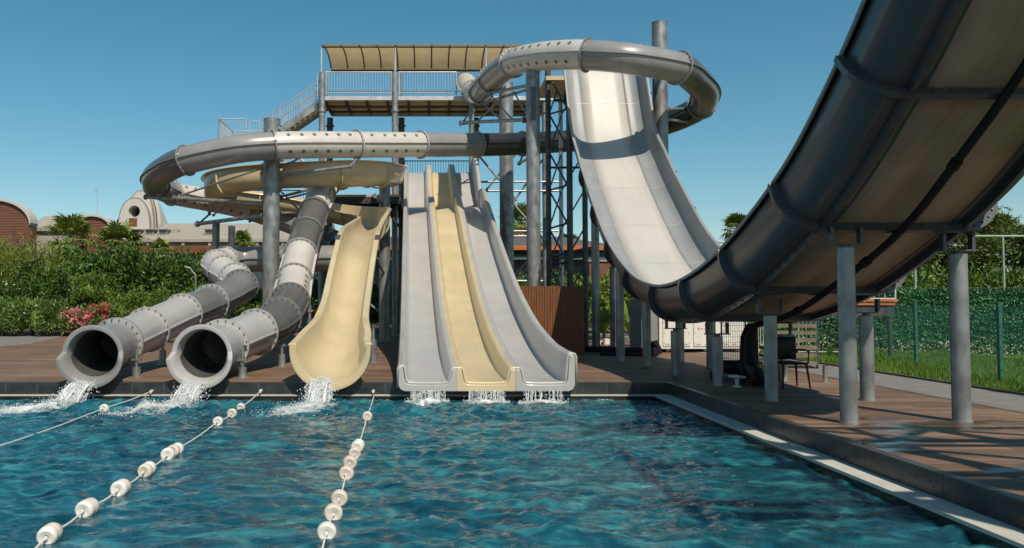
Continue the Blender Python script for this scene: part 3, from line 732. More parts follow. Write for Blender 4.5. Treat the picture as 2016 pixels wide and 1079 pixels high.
link('floor_joists', b_, m_dsteel, tT, False)
for pa, pb in ((640, 770), (785, 899)):
    b_ = MB(); rail_panel(b_, (TX(pa), TY0, TZ + .06), (TX(pb), TY0, TZ + .06), 1.12, .13, .03, .12); link('railing_panel', b_, m_rail, tT)
b_ = MB(); rail_panel(b_, (TX(640, 39), TY1, TZ), (TX(930, 39), TY1, TZ), 1.1, 1.2, .025); link('railing_panel', b_, m_rail, tT); b_ = MB(); rail_panel(b_, (TX(640, 39), TY1, TZ), (TX(640, 39), TY0, TZ), 1.1, 1.5, .025); link('railing_panel', b_, m_rail, tT)
# canopy: fabric on bowed ribs
cz = [(35.9, 13.9), (36.0, 13.85), (36.8, 14.04), (37.7, 14.06), (38.5, 13.9), (39.0, 13.63)]
cp, _, _ = spline([(0, y, z) for y, z in cz], .15)
b_ = MB(); xa, xb = TX(634), TX(1030)
b_.grid([[(x, y, z) for _, y, z in cp] for x in np.linspace(xa, xb, 36)]); link('canopy_fabric', b_, m_canvas, tT)
b_ = MB()
for x in np.linspace(xa, xb, 12): b_.pipe([(x, y, z - .05) for _, y, z in cp[::2]], .035, 6)
b_.cyl((xa - .1, 36, 13.80), (xb, 36, 13.80), .05, n=8); b_.cyl((xa, 39, 13.58), (xb, 39, 13.58), .05, n=8)
link('canopy_ribs', b_, m_dsteel, tT)
b_ = MB()
for px in (630, 777, 958): b_.cyl((TX(px), 36, TZ), (TX(px), 36, 13.78), .045, n=8)
for px in (640, 790, 960): b_.cyl((TX(px, 39), 39, TZ), (TX(px, 39), 39, 13.56), .045, n=8)
link('canopy_posts', b_, m_rail, tT)
# stair flight down to the left landing, then to the middle platform
def flight(pa, pb, w, name='stair_flight', n=12):
    pa = Vector(pa); pb = Vector(pb); s_ = MB(); d = Vector((0, w, 0))
    for o in (Vector((0, 0, 0)), d): s_.bar(pa + o - Vector((0, 0, .1)), pb + o - Vector((0, 0, .1)), .05, .26)
    link('stringer', s_, m_galv, tT)
    for i in range(n):
        q = pa.lerp(pb, (i + .5) / n); t_ = MB(); t_.box(q.x - .15, q.x + .15, q.y + .03, q.y + w - .03, q.z - .07, q.z - .02); link('tread', t_, m_planku, tT, False)
    for o in (Vector((0, 0, 0)), d):
        r_ = MB(); r_.cyl(pa + o + Vector((0, 0, 1.05)), pb + o + Vector((0, 0, 1.05)), .03, n=8); r_.cyl(pa + o + Vector((0, 0, .6)), pb + o + Vector((0, 0, .6)), .018, n=6); r_.cyl(pa + o + Vector((0, 0, .15)), pb + o + Vector((0, 0, .15)), .02, n=6)
        L = (pb - pa).length; k = int(L / .14)
        for i in range(k + 1): q = pa.lerp(pb, i / k) + o; r_.cyl(q + Vector((0, 0, .13)), q + Vector((0, 0, 1.05)), .011 if i % 9 else .025, n=5, cap=False)
        link('railing_panel', r_, m_rail, tT)
LZ = 9.28
flight((TX(632), 36.5, TZ), (TX(505), 36.5, LZ), 1.3)
b_ = MB(); b_.box(TX(424), TX(508), 36.3, 38.9, LZ - .12, LZ); link('landing', b_, m_planku, tT)
b_ = MB(); xl, xr = TX(424), TX(478)
rail_panel(b_, (xl, 36.3, LZ), (xr, 36.3, LZ), 1.12, .13, .028); rail_panel(b_, (xl, 36.3, LZ), (xl, 38.9, LZ), 1.12, .13, .028); rail_panel(b_, (xl, 38.9, LZ), (TX(508), 38.9, LZ), 1.12, .13, .028)
rail_panel(b_, (TX(486), 36.3, LZ), (TX(506), 36.3, LZ), 1.0, .13, .028)
link('railing_panel', b_, m_rail, tT)
flight((TX(508), 37.6, LZ - .05), (TX(640), 37.6, 6.35), 1.2, n=16)
MZ = 6.3
b_ = MB(); b_.box(TX(655, 33), TX(786, 33), 33.2, 39, MZ - .1, MZ); link('middle_platform', b_, m_planku, tT)
b_ = MB(); xm0, xm1 = TX(655, 33), TX(786, 33)
for y in (33.3, 35.2, 37.1, 38.9): b_.box(xm0, xm1, y - .07, y + .07, MZ - .38, MZ - .102)
for x in np.linspace(xm0, xm1, 5): b_.bar((x, 33.2, MZ - .2), (x, 39, MZ - .2), .1, .16)
for xx in (xm0 + .6, xm0 + 2.2): b_.bar((xx, 33.4, MZ - .4), (xx + 1.2, 33.4, MZ - 2.2), .09, .09); b_.bar((xx + 2.2, 33.4, MZ - .4), (xx + 1.2, 33.4, MZ - 2.2), .09, .09)
link('platform_frame', b_, m_dsteel, tT)
b_ = MB(); rail_panel(b_, (TX(796, 38), 38.6, 7.75), (TX(930, 38), 38.6, 7.75), 1.05, .13, .028); link('railing_panel', b_, m_dsteel, tT); b_ = MB(); rail_panel(b_, (TX(470, 39), 39, 6.3), (TX(640, 39), 39, 6.3), 1.05, .14, .028); link('railing_panel', b_, m_dsteel, tT)
b_ = MB(); b_.box(TX(790, 38), TX(940, 38), 37.3, 39, 7.62, 7.75); link('upper_deck', b_, m_planku, tT); b_ = MB(); b_.box(TX(465, 39), TX(660, 39), 38.0, 39, 6.15, 6.28); link('upper_deck', b_, m_planku, tT)
# bracing of the tower
def br(a, b, r=.05): m = MB(); m.cyl(P(*a), P(*b), r, n=8); link('brace', m, m_galv, tT)
for a, b in (((925, 358, 36), (1100, 358, 36)), ((925, 376, 36), (1100, 376, 36)), ((937, 300, 36), (1018, 395, 36)), ((1018, 300, 36), (940, 395, 36)), ((1010, 400, 36), (1078, 480, 36)),
             ((1078, 300, 36.5), (1010, 400, 36)), ((640, 500, 37), (775, 500, 37)), ((985, 553, 37), (1078, 553, 37)), ((985, 455, 37.5), (1100, 455, 37.5)), ((985, 465, 37), (1080, 465, 37)), ((1012, 545, 37), (1076, 470, 37)), ((1020, 548, 37), (1080, 480, 37)), ((640, 520, 36), (775, 640, 36)), ((775, 520, 36), (640, 640, 36))): br(a, b)

def column_arms(t, arms):
    for a, b, r in arms:
        m = MB(); m.cyl(P(*a), P(*b), r, n=12)
        m.cyl(P(*a), P(*a) + (P(*b) - P(*a)).normalized() * .06, r * 1.7, n=12); m.cyl(P(*b), P(*b) + (P(*a) - P(*b)).normalized() * .06, r * 1.7, n=12); link('arm', m, m_galv, t)
def pcol(label, px, Y, topy, r, mat=m_galv, group='tall round steel columns holding the tube slides'):
    return post('steel_column', label, (px - PX) / F * Y, Y, P(px, topy, Y).z, r, mat, 'column', group)
c1 = pcol('thick galvanised column inside the left tube loop, with pipe arms out to both sides', 533, 26.6, 236, .29)
column_arms(c1, [((342, 390, 28), (520, 401, 26.7), .07), ((285, 388, 28.3), (352, 392, 28), .06), ((352, 386, 28), (520, 330, 26.5), .035), ((388, 441, 30.5), (520, 424, 26.8), .075), ((420, 424, 31.3), (520, 335, 26.8), .035), ((391, 441, 30.6), (413, 421, 31.7), .04), ((316, 389, 28.1), (311, 377, 28.2), .05), ((692, 326, 26.3), (703, 312, 27.1), .045),
                 ((546, 346, 26.7), (694, 327, 26.2), .06), ((552, 388, 26.8), (612, 372, 29.5), .05), ((552, 420, 26.8), (600, 418, 27.6), .05), ((548, 372, 26.8), (600, 425, 28), .03), ((556, 330, 26.6), (600, 305, 27), .035), ((548, 395, 26.8), (640, 372, 30), .035), ((548, 250, 26.6), (560, 262, 26.2), .06)])
c2 = pcol('stout galvanised column holding the right end of the cream spiral', 757, 31.0, 352, .23)
column_arms(c2, [((757, 358, 31), (777, 358, 33), .07), ((757, 540, 31), (735, 500, 28.5), .05), ((745, 565, 31), (730, 520, 24.5), .03), ((752, 402, 31), (738, 385, 28.5), .05)])
c3 = pcol('thick column in deep shade right of the three lane slide', 998, 33.6, 165, .31)
column_arms(c3, [((905, 243, 33), (990, 237, 33.5), .07), ((940, 205, 32), (1000, 165, 33.4), .05)])
c4 = pcol('thick lit column directly above the wooden cabinet', 1051, 25.7, 143, .235)
column_arms(c4, [((962, 184, 29.3), (1040, 168, 25.8), .055), ((947, 204, 31.2), (1040, 176, 25.8), .05), ((912, 241, 31), (1032, 236, 25.8), .065), ((912, 241, 31), (934, 204, 33), .04), ((940, 239, 30), (990, 191, 28.3), .03), ((988, 238, 28), (950, 202, 30.8), .03), ((1010, 237, 27), (965, 186, 29), .03), ((1012, 182, 27), (1042, 235, 25.9), .03), ((1022, 322, 30), (1044, 310, 25.9), .05), ((1022, 322, 30), (1030, 305, 31.5), .04)])
m = MB(); m.box(3.42, 3.6, 25.44, 25.47, P(1051, 240, 25.7).z, P(1051, 175, 25.7).z); link('gusset_plate', m, m_galvd, c4)
c6 = pcol('tallest galvanised column standing up through the tube ring right of the halfpipe', 1304, 26.2, 46, .26)
column_arms(c6, [((1312, 105, 26), (1330, 150, 24), .06), ((1312, 215, 26.2), (1345, 215, 28.6), .06), ((1310, 235, 26.2), (1352, 240, 28.8), .045)])
pcol('grey column behind the left loop above the garden hedge', 424, 33, 440, .16)
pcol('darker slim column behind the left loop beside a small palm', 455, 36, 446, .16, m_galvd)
pcol('lit slim column standing alone behind the wooden cabinet', 1208, 27, 525, .135)
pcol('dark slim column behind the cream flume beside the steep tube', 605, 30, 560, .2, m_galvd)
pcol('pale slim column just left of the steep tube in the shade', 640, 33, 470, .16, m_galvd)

tL = thing('start_tower', 'steel lattice tower beside the upper end of the halfpipe, with crossing braces', 'tower', P(1100, 700, 28.5) * 1)
for px, Y, r in ((1081, 27.9, .1), (1106, 29.6, .085), (1123, 27.0, .11), (1153, 27.6, .1), (1290, 29.6, .1)):
    m = MB(); x = TX(px, Y); m.cyl((x, Y, 0), (x, Y, 10.3 if px < 1140 else 9.0), r, n=14); link('lattice_leg', m, m_galvd if px != 1106 else m_rail, tL)
LB = []
for k in range(6):
    ya, yb = 150 + k * 75, 225 + k * 75
    LB += [(P(1081, ya, 27.9), P(1123, yb, 27), .035), (P(1081, yb, 27.9), P(1106, ya, 29.6), .03), (P(1081, yb, 27.9), P(1123, yb - 12, 27.0), .035), (P(1106, yb, 29.6), P(1150, ya, 28), .03)]
LB += [(P(1090, 197, 29), P(1118, 200, 29), .06), (P(1085, 330, 28), P(1165, 330, 28), .045), (P(1085, 505, 28), P(1165, 488, 28), .06), (P(1085, 510, 28), P(1190, 500, 28), .06)]
for a, b, r in LB: m = MB(); m.cyl(a, b, r, n=7); link('brace', m, m_galvd, tL)
m = MB(); m.box(TX(1075, 28), 7.6, 27.7, 30.2, 9.75, 9.9); link('platform', m, m_planku, tL)
m = MB(); rail_panel(m, (4.4, 30.2, 9.9), (7.6, 30.2, 9.9), 1.0, .14, .025); link('railing_panel', m, m_rail, tL)

# ------------------------------------------------------------------ wooden cabinet
tW = thing('wooden_cabinet', 'tall box clad in upright orange brown slats beside the three lane slide', 'cabinet', (3.7, 23.6, 0))
m = MB(); xa, xb = TX(1015, 23), TX(1150, 23); zt = P(1080, 563, 23).z
m.box(xa + .03, xb - .03, 23.03, 24.9, 0, zt - .03); link('carcass', m, m_timber, tW, False)
m = MB(); n_ = 26
for i in range(n_):
    a = xa + (xb - xa) * i / n_; w = (xb - xa) / n_; j = rnd.uniform(-.006, .006); m.box(a + .006, a + w - .006, 23.0 + j, 23.028, .01, zt + rnd.uniform(-.012, .004))
for i in range(22):
    a = 23.03 + 1.87 * i / 22; m.box(xa, xa + .029, a + .006, a + .079, .01, zt - .005); m.box(xb - .029, xb, a + .006, a + .079, .01, zt - .005)
link('slat_cladding', m, m_slat_o, tW, False)
m = MB(); m.box(xa + .02, xb - .02, 23.03, 24.9, zt - .03, zt - .008); link('lid', m, m_slat_o, tW, False)

# ------------------------------------------------------------------ things under the halfpipe
def U(px, Y): return (px - PX) / F * Y
tV = thing('trailer', 'white panelled trailer with small red dots behind the halfpipe posts', 'trailer', (U(1380, 24), 24.6, 0))
xa, xb = U(1297, 24), U(1470, 24); m = MB(); m.box(xa, xb, 24, 25.6, .12, 1.75); link('body', m, m_wpaint, tV, False)
for i, (a, b) in enumerate(((1304, 1357), (1364, 1417), (1420, 1466))):
    m = MB(); pa, pb = U(a, 24), U(b, 24); m.box(pa, pb, 23.975, 23.999, .2, 1.6)
    for q in (pa + .03, pb - .03):
        for z in (.3, .62, .94, 1.26): m.cyl((q, 23.974, z), (q, 23.965, z), .014, n=6, mi=1)
    for k in range(3):
        c = pa + (pb - pa) * (k + .5) / 3; m.extr([(c - .12, 23.972, .24), (c - .04, 23.972, .262), (c, 23.972, .30), (c + .04, 23.972, .262), (c + .12, 23.972, .24)], (0, -.002, 0), 2)
    link('panel', m, [m_wpaint, m_bolt, m_gprint], tV, False)
m = MB()
for px, py, r in ((1375.5, 646.5, .026), (1378, 650, .013), (1379.5, 648, .008)):
    q = P(px, py, 23.97); m.cyl((q.x, 23.974, q.z), (q.x, 23.968, q.z), r, n=12)
for k, (w, h) in enumerate(((.03, .04), (.016, .03), (.012, .03), (.012, .03), (.02, .03))):
    q = P(1380.5 + k * 2.2, 647.3, 23.97); m.box(q.x, q.x + w * .8, 23.969, 23.974, q.z - h / 2, q.z + h / 2)
link('red_logo', m, m_red, tV, False)
for px in (1313, 1386, 1450):
    m = MB(); x = U(px, 24.2); m.cyl((x - .05, 24.2, .06), (x + .05, 24.2, .06), .06, n=14); m.box(x - .06, x + .06, 24.15, 24.25, .09, .125); link('castor', m, m_flb, tV)
t = thing('utility_cabinet', 'dark grey cabinet at the left end of the white trailer', 'cabinet', (U(1282, 23.7), 23.9, 0))
m = MB(); m.box(U(1262, 23.6), U(1294, 23.6), 23.6, 25.0, .05, 1.7); o = link('body', m, m_hpg, t, False); mod_bevel(o, .02)
m = MB(); m.box(U(1264, 23.6), U(1292, 23.6), 23.585, 23.599, .15, 1.6); link('door', m, m_hpg, t, False)
m = MB(); m.box(U(1262, 23.6), U(1294, 23.6), 23.62, 24.98, 0, .049); link('plinth', m, m_dsteel, t, False)
# open mesh panel in front of the trailer
t = thing('wire_fence', 'grey wire mesh panel standing before the right end of the trailer', 'fence', (U(1443, 20), 20, 0)); m = MB()
xa, xb = U(1420, 20), U(1467, 20)
for i in range(12): x = xa + (xb - xa) * i / 11; m.cyl((x, 20, .05), (x, 20, 1.3), .006, n=5)
for i in range(9): z = .07 + 1.2 * i / 8; m.cyl((xa, 20, z), (xb, 20, z), .006, n=5)
link('wire_grid', m, m_dsteel, t); m = MB()
for x in (xa, xb): m.cyl((x, 20.03, 0), (x, 20.03, 1.35), .025, n=8)
link('frame', m, m_dsteel, t)
# vertical black pipe + elbows lying on the deck
m = MB(); x = U(1478, 15.6); m.pipe([(x, 15.6, 1.1), (x, 15.6, .5), (x, 15.6, 0)], .13, 14); single('drain_pipe', m, m_black, 'thick upright black pipe under the halfpipe beside the mesh panel', 'pipe')
m = MB(); m.pipe([(U(1415, 16.4), 16.4, .19), (U(1455, 16.2), 16.2, .19), (U(1478, 15.5), 15.5, .19), (U(1490, 14.6), 14.6, .17), (U(1492, 14.2), 14.2, .05)], .15, 14); m.cyl((U(1456, 16.2), 16.2, .19), (U(1460, 16.15), 16.15, .19), .18, n=14)
single('floor_pipe', m, m_black, 'fat black pipe lying on the shaded deck below the halfpipe', 'pipe')
m = MB(); x = U(1448, 14.2); m.lathe([(0, .2), (.15, .2), (.16, .185), (.15, .17), (.04, .16), (.035, .02), (.09, .015), (.09, 0), (0, 0)], (x, 14.2, 0), n=20); single('stool', m, m_rail, 'small low stool with a round white top in the halfpipe shade', 'stool')
# dark chair
t = thing('chair', 'dark plastic chair standing in the shade under the halfpipe', 'chair', (U(1552, 14.1), 14.1, 0)); cx, cy = U(1552, 14.1), 14.1
m = MB(); m.box(cx - .24, cx + .24, cy - .22, cy + .24, .43, .47); o = link('seat', m, m_black, t); mod_bevel(o, .015)
m = MB(); m.grid([[(cx + a, cy + .24 + .03 * (z - .47) - .05 * (1 - (a / .24) ** 2) * 0, z) for a in (-.24, -.12, 0, .12, .24)] for z in (.5, .65, .8, .92)]); o = link('backrest', m, m_black, t); mod_solid(o, .025)
for a, b in ((-1, -1), (1, -1), (-1, 1), (1, 1)):
    m = MB(); m.cyl((cx + a * .21, cy + b * .2, .44), (cx + a * .25, cy + b * .25, 0), .022, .016, n=8); link('leg', m, m_black, t)
for a in (-1, 1):
    m = MB(); m.pipe([(cx + a * .25, cy + .24, .68), (cx + a * .27, cy, .69), (cx + a * .26, cy - .2, .67), (cx + a * .235, cy - .21, .46)], .018, 8); link('armrest', m, m_black, t)
# black low box, drain cover
m = MB(); m.box(U(1404, 15.4), U(1420, 15.4), 15.4, 15.65, 0, .16); o = single('junction_box', m, m_black, 'small black box on the deck beside the low stool', 'box', smooth=False); mod_bevel(o, .015)
# stainless bollard
t = thing('bollard_light', 'short stainless steel bollard on the deck beside the grey path', 'bollard', (U(1621, 15.1), 15.1, 0)); x = U(1621, 15.1)
m = MB(); m.cyl((x, 15.1, .012), (x, 15.1, .31), .045, n=18); link('tube', m, m_stain, t); m = MB(); m.cyl((x, 15.1, 0), (x, 15.1, .012), .13, n=20); link('base_plate', m, m_stain, t); m = MB(); m.cyl((x, 15.1, .31), (x, 15.1, .325), .048, n=18); link('cap', m, m_dsteel, t)
# timber steps and orange platform
t = thing('steps', 'open timber steps with pale treads climbing under the halfpipe to an orange platform', 'stairs', (U(1570, 18.5), 19, 0))
for i in range(9):
    z = .17 * (i + 1); Y = 18 + .26 * i; xa = U(1500, 18) + .13 * i + (.3 if i > 2 else 0); m = MB(); m.box(xa, U(1606, 18) + .13 * i, Y, Y + .28, z - .085, z)
    link('tread', m, m_tread, t, False)
for a in (1520, 1606):
    m = MB(); m.bar((U(a, 18), 18.0, .0), (U(a, 18) + 1.15, 20.3, 1.45), .05, .2); link('stringer', m, m_dsteel, t)
m = MB(); m.box(U(1640, 20.4), U(1762, 20.4), 20.4, 22.6, 1.50, 1.58); m.box(U(1690, 20.4), U(1766, 20.4), 20.36, 20.398, 1.60, 1.66); link('platform', m, m_orange, t, False)
m = MB(); m.box(U(1640, 20.4), U(1762, 20.4), 20.45, 22.5, 1.2, 1.498)
for px in (1695, 1750): m.cyl((U(px, 20.8), 20.8, 0), (U(px, 20.8), 20.8, 1.2), .06, n=10)
m.bar((U(1660, 20.6), 20.6, 1.2), (U(1700, 20.6), 20.6, .35), .07, .07)
link('platform_frame', m, m_dsteel, t)
m = MB(); rail_panel(m, (U(1570, 21.2), 21.2, .1), (U(1650, 21.2), 21.2, .1), 1.35, .11, .02); link('railing_panel', m, m_rail, t); m = MB(); rail_panel(m, (U(1490, 19.5), 19.5, .2), (U(1512, 19.5), 19.5, .6), .95, .1, .025); link('railing_panel', m, m_wtrim, t)
m = MB(); rail_panel(m, (U(1700, 22.5), 22.5, 1.58), (U(1762, 22.5), 22.5, 1.58), .5, .3, .03); link('railing_panel', m, m_wtrim, t)
# pump line on the deck left of the trailer
m = MB(); m.cyl((U(1150, 23.5), 23.5, .14), (U(1275, 22.6), 22.6, .14), .1, n=12); m.cyl((U(1180, 22.6), 22.6, .06), (U(1270, 22.2), 22.2, .06), .05, n=10)
for px in (1190, 1225, 1250): m.box(U(px, 23.2) - .08, U(px, 23.2) + .08, 22.95, 23.4, 0, .1)
single('pump_line', m, m_black, 'low black pipe run on the deck behind the halfpipe lowest point', 'pipe')
m = MB(); m.pipe([(U(1280, 22.8), 22.9, .12), (U(1286, 22.6), 22.7, .35), (U(1293, 22.4), 22.6, .4), (U(1299, 22.4), 22.6, .2), (U(1300, 22.4), 22.6, .05)], .09, 10); m.cyl((U(1288, 22.4), 22.5, 0), (U(1288, 22.4), 22.5, .22), .14, n=14)
single('pump', m, m_black, 'small black pump with a bent pipe at the trailer left corner', 'pump')
m = MB(); m.box(U(1172, 29), U(1200, 29), 29, 29.4, 0, .12); m.box(U(1190, 28.6), U(1200, 28.6), 28.6, 28.9, 0, .22); single('concrete_block', m, m_wpaint, 'pale concrete block on the ground behind the lit slim column', 'block', smooth=False)

# ------------------------------------------------------------------ lane ropes with floats
def rope_line(label, pts, floats, att):
    t = thing('lane_rope', label, 'lane rope', (pts[-1][0], pts[-1][1], WZ))
    A = [tuple(p) for p in pts]; sp_, _, _ = spline(A, .15); m = MB(); m.pipe([tuple(p[:3]) for p in sp_], .0085, 7); link('rope', m, m_rope, t)
    m = MB(); q = Vector(att); m.cyl(q + Vector((0, .02, 0)), q - Vector((0, .05, 0)), .03, n=12); m.lathe([(.02, -.01), (.03, 0), (.02, .01), (.012, 0), (.02, -.01)], q - Vector((0, .06, .03)), (1, 0, 0), 12); link('wall_eye', m, m_flb, t)
    for (x, y, z), ax, kind, r in floats:
        m = MB(); w = r * .62; ax = Vector(ax).normalized() + Vector((rnd.uniform(-.1, .1), 0, rnd.uniform(-.06, .06)))
        m.lathe([(.014, -w * .72), (r * .35, -w * .9), (r * .75, -w), (r * .93, -w * .8), (r, -w * .45), (r, w * .45), (r * .93, w * .8), (r * .75, w), (r * .35, w * .9), (.014, w * .72)], (x, y, z), ax, 22)
        link('float', m, m_flw if kind == 'w' else m_flb, t)
        k = MB(); axn = ax.normalized(); u_ = axn.orthogonal().normalized(); k.lathe([(.0, -w * .8), (.018, -w * .95), (.016, -w * 1.25), (0, -w * 1.3)], (x, y, z), axn, 8); link('rope_knot', k, m_rope, t)
def onw(px, py, z=-.27):
    Y = (EYE - z) * F / (py - HOR); 
    for _ in range(4):
        q = P(px, py, Y); Y *= (EYE - z) / (EYE - q.z)
    return P(px, py, Y)
def mk(label, att, fl, end):
    w0 = P(*att); pts = [w0]; F_ = []
    prev = w0
    cs = [onw(a, b) for a, b, k in fl]; e = onw(*end, z=-.31)
    seq = [w0] + cs + [e]
    for i, c in enumerate(cs):
        ax = (seq[i] - seq[i + 2]); F_.append((tuple(c), ax, fl[i][2], .079 + rnd.uniform(-.004, .004)))
    pts = []
    for i, c in enumerate(seq):
        pts.append(tuple(c))
        if i < len(seq) - 1 and (seq[i + 1] - c).length > .6:
            mid = (c + seq[i + 1]) / 2; pts.append((mid.x, mid.y, mid.z - .02))
    rope_line(label, pts, F_, w0)
mk('rightmost lane rope strung with beige ring floats, below the three lane slide', (735, 770, 14.98), [(736, 779, 'b'), (723, 820, 'b'), (706, 876, 'w'), (703, 880, 'w'), (698, 893, 'b'), (689, 911, 'b'), (682, 932, 'b'), (668, 981, 'b'), (656, 1010, 'b'), (643, 1047, 'w')], (630, 1100))
mk('middle lane rope with single and paired white floats curving across the pool', (514, 769, 14.98), [(474, 802, 'b'), (457, 814, 'b'), (429, 830, 'w'), (349, 884, 'w'), (341, 888, 'b'), (330, 895, 'w'), (293, 922, 'w'), (286, 927, 'b'), (241, 959, 'b'), (235, 963, 'w'), (176, 999, 'b'), (168, 1003, 'w'), (102, 1049, 'b'), (94, 1055, 'w')], (60, 1090))
mk('leftmost lane rope with one white float running out of the left edge', (299, 770, 14.98), [(205, 804, 'w')], (-40, 891))

# ------------------------------------------------------------------ water pouring from the slides
def froth_patch(parent, cx, cy, sx, sy, dirx, diry, lift=.012, amt=.75, name='froth'):
    m = MB(); n = 40; rows = []; at = []
    for i in range(n + 1):
        r = []
        for k in range(n + 1):
            a = -1 + 2 * i / n; b = -1 + 2 * k / n; x = cx + a * sx + b * dirx; y = cy + b * sy + a * diry
            d = math.hypot(a, b); y = min(y, 14.95); r.append((x, y, wz(x, y) * 1 + lift + .03 * max(0, 1 - d * 1.7))); at.append(max(-1, amt * (1 - d) * 1.0 + .05 - (1 if d > .98 else 0)))
        rows.append(r)
    m.grid(rows); o = link(name, m, m_froth, parent)
    q = o.data.attributes.new('froth', 'FLOAT', 'POINT'); q.data.foreach_set('value', at); return o
def jet(label, p, w, vx, vy, n, trail, seed):
    rr = random.Random(seed); t = thing('water_jet', label, 'water jet', (p.x, p.y, WZ), 'white water pouring off the slides')
    m = MB(); T = math.sqrt(2 * max(.05, p.z - WZ) / 9.8)
    for s_ in range(60):                                     # ragged strands
        a = rr.uniform(-1, 1); x0 = p.x + a * w; z0 = p.z + .25 * w * a * a + rr.uniform(-.01, .03); vxx = vx + rr.gauss(0, .16); vyy = vy + rr.gauss(0, .22)
        y0 = p.y + rr.uniform(0, .2); st = rr.uniform(0, .25); pts = []; rad = []
        for i in range(9):
            u = (st + (1 - st) * i / 8) * T * rr.uniform(.98, 1.02); pts.append((x0 + vxx * u, y0 - vyy * u, z0 - 4.9 * u * u)); rad.append(rr.uniform(.006, .019) * (1 if 0 < i < 8 else .4))
        m.pipe(pts, rad, 6)
    for s_ in range(n):
        a = rr.gauss(0, .62); u = rr.random() ** .6 * T * 1.02; k = rr.random(); x = p.x + a * w + (vx + rr.gauss(0, .25)) * u; y = p.y + .1 - (vy + rr.gauss(0, .35)) * u; z = p.z + .05 - 4.9 * u * u + rr.gauss(0, .035) * (1 + u)
        m.ball((x, y, max(z, WZ + .01)), .003 + .011 * k * k, nu=5, nv=3, sc=(1, 1, 1.5))
    link('falling_water', m, m_spray, t)['kind'] = 'stuff'
    cx, cy = p.x + vx * T, p.y - vy * T
    m = MB()
    for s_ in range(n):
        q = rr.random() ** 1.4; x = cx + trail[0] * q + rr.gauss(0, .13 + .16 * q); y = cy + trail[1] * q + rr.gauss(0, .07 + .11 * q); h = abs(rr.gauss(0, .07)) * (1 - q * .8)
        m.ball((x, min(y, 14.93), wz(x, y) + .005 + h), .0025 + .0075 * rr.random() ** 2, nu=5, nv=3)
    link('spray', m, m_spray, t)['kind'] = 'stuff'
    froth_patch(t, cx + trail[0] * .4, cy + trail[1] * .4, .55 + abs(trail[0]) * .3, 1.05, .35 * (trail[0] > -9), .0, amt=.62)
    return t
jet('white water jet spilling from the leftmost grey tube mouth', P(160, 761, 14.55), .18, -.35, 1.4, 2400, (-.95, -1.5), 1)
jet('white water jet spilling from the middle grey tube mouth', P(380, 762, 14.55), .18, -.3, 1.3, 2400, (-.75, -1.4), 2)
jet('white water jet spilling from the cream flume mouth', P(632, 755, 14.55), .18, -.1, 1.2, 2400, (-.4, -1.4), 3)
for i, (pa, pb, lab) in enumerate(((808, 876, 'thin water curtain under the left grey lane of the wide slide'), (922, 994, 'thin water curtain under the cream lane of the wide slide'), (1030, 1108, 'thin water curtain under the right grey lane in the shade'))):
    t = thing('water_curtain', lab, 'water curtain', (U((pa + pb) / 2, 14.5), 14.5, WZ), 'thin curtains of water under the wide slide'); rr = random.Random(40 + i); m = MB()
    for s_ in range(420 if i < 2 else 160):
        x = rr.uniform(U(pa, 14.5), U(pb, 14.5)); z = rr.uniform(WZ, -.12); m.ball((x, 14.54 + rr.uniform(-.03, .03) + (z + .12) * .15, z), .0035 + .006 * rr.random(), nu=5, nv=3, sc=(1, 1, 1.9))
    for s_ in range(24):
        x = rr.uniform(U(pa, 14.5), U(pb, 14.5)); m.pipe([(x, 14.55, -.1), (x + rr.gauss(0, .01), 14.53, -.2), (x + rr.gauss(0, .015), 14.5, WZ)], [.004, .007, .004], 5)
    link('falling_water', m, m_spray, t)['kind'] = 'stuff'; m = MB()
    for s_ in range(380):
        x = rr.uniform(U(pa - 12, 14.5), U(pb + 8, 14.5)); y = 14.46 + rr.gauss(0, .07); m.ball((x, y, wz(x, y) + abs(rr.gauss(0, .028))), .004 + .011 * rr.random() ** 2, nu=5, nv=3)
    link('spray', m, m_spray, t)['kind'] = 'stuff'
    froth_patch(t, U((pa + pb) / 2, 14.4), 14.4, (U(pb, 14.4) - U(pa, 14.4)) * .68, .24, 0, 0, amt=.72)

# ------------------------------------------------------------------ plants
def leafmesh(name, centers, dirs, L, Wd, mats, parent, mi=None, seed=0, twist=True):
    rs = np.random.RandomState(seed); n = len(centers); a = dirs / np.linalg.norm(dirs, axis=1)[:, None]
    q = rs.normal(size=(n, 3)); b = np.cross(a, q); b /= np.linalg.norm(b, axis=1)[:, None]; nn = np.cross(a, b)
    Ls = L * rs.uniform(.65, 1.35, n)[:, None]; Ws = Wd * rs.uniform(.7, 1.3, n)[:, None]
    v = np.stack([centers - a * Ls * .5, centers + b * Ws * .5 + nn * Ws * .18, centers + a * Ls * .5, centers - b * Ws * .5 + nn * Ws * .18], 1).reshape(-1, 3) - np.array(rootloc(parent))
    me = bpy.data.meshes.new(name); me.from_pydata(v.tolist(), [], np.arange(4 * n).reshape(-1, 4).tolist())
    for m in mats: me.materials.append(m)
    if mi is not None: me.polygons.foreach_set('material_index', mi)
    o = bpy.data.objects.new(name, me); C.objects.link(o); o.parent = parent; return o
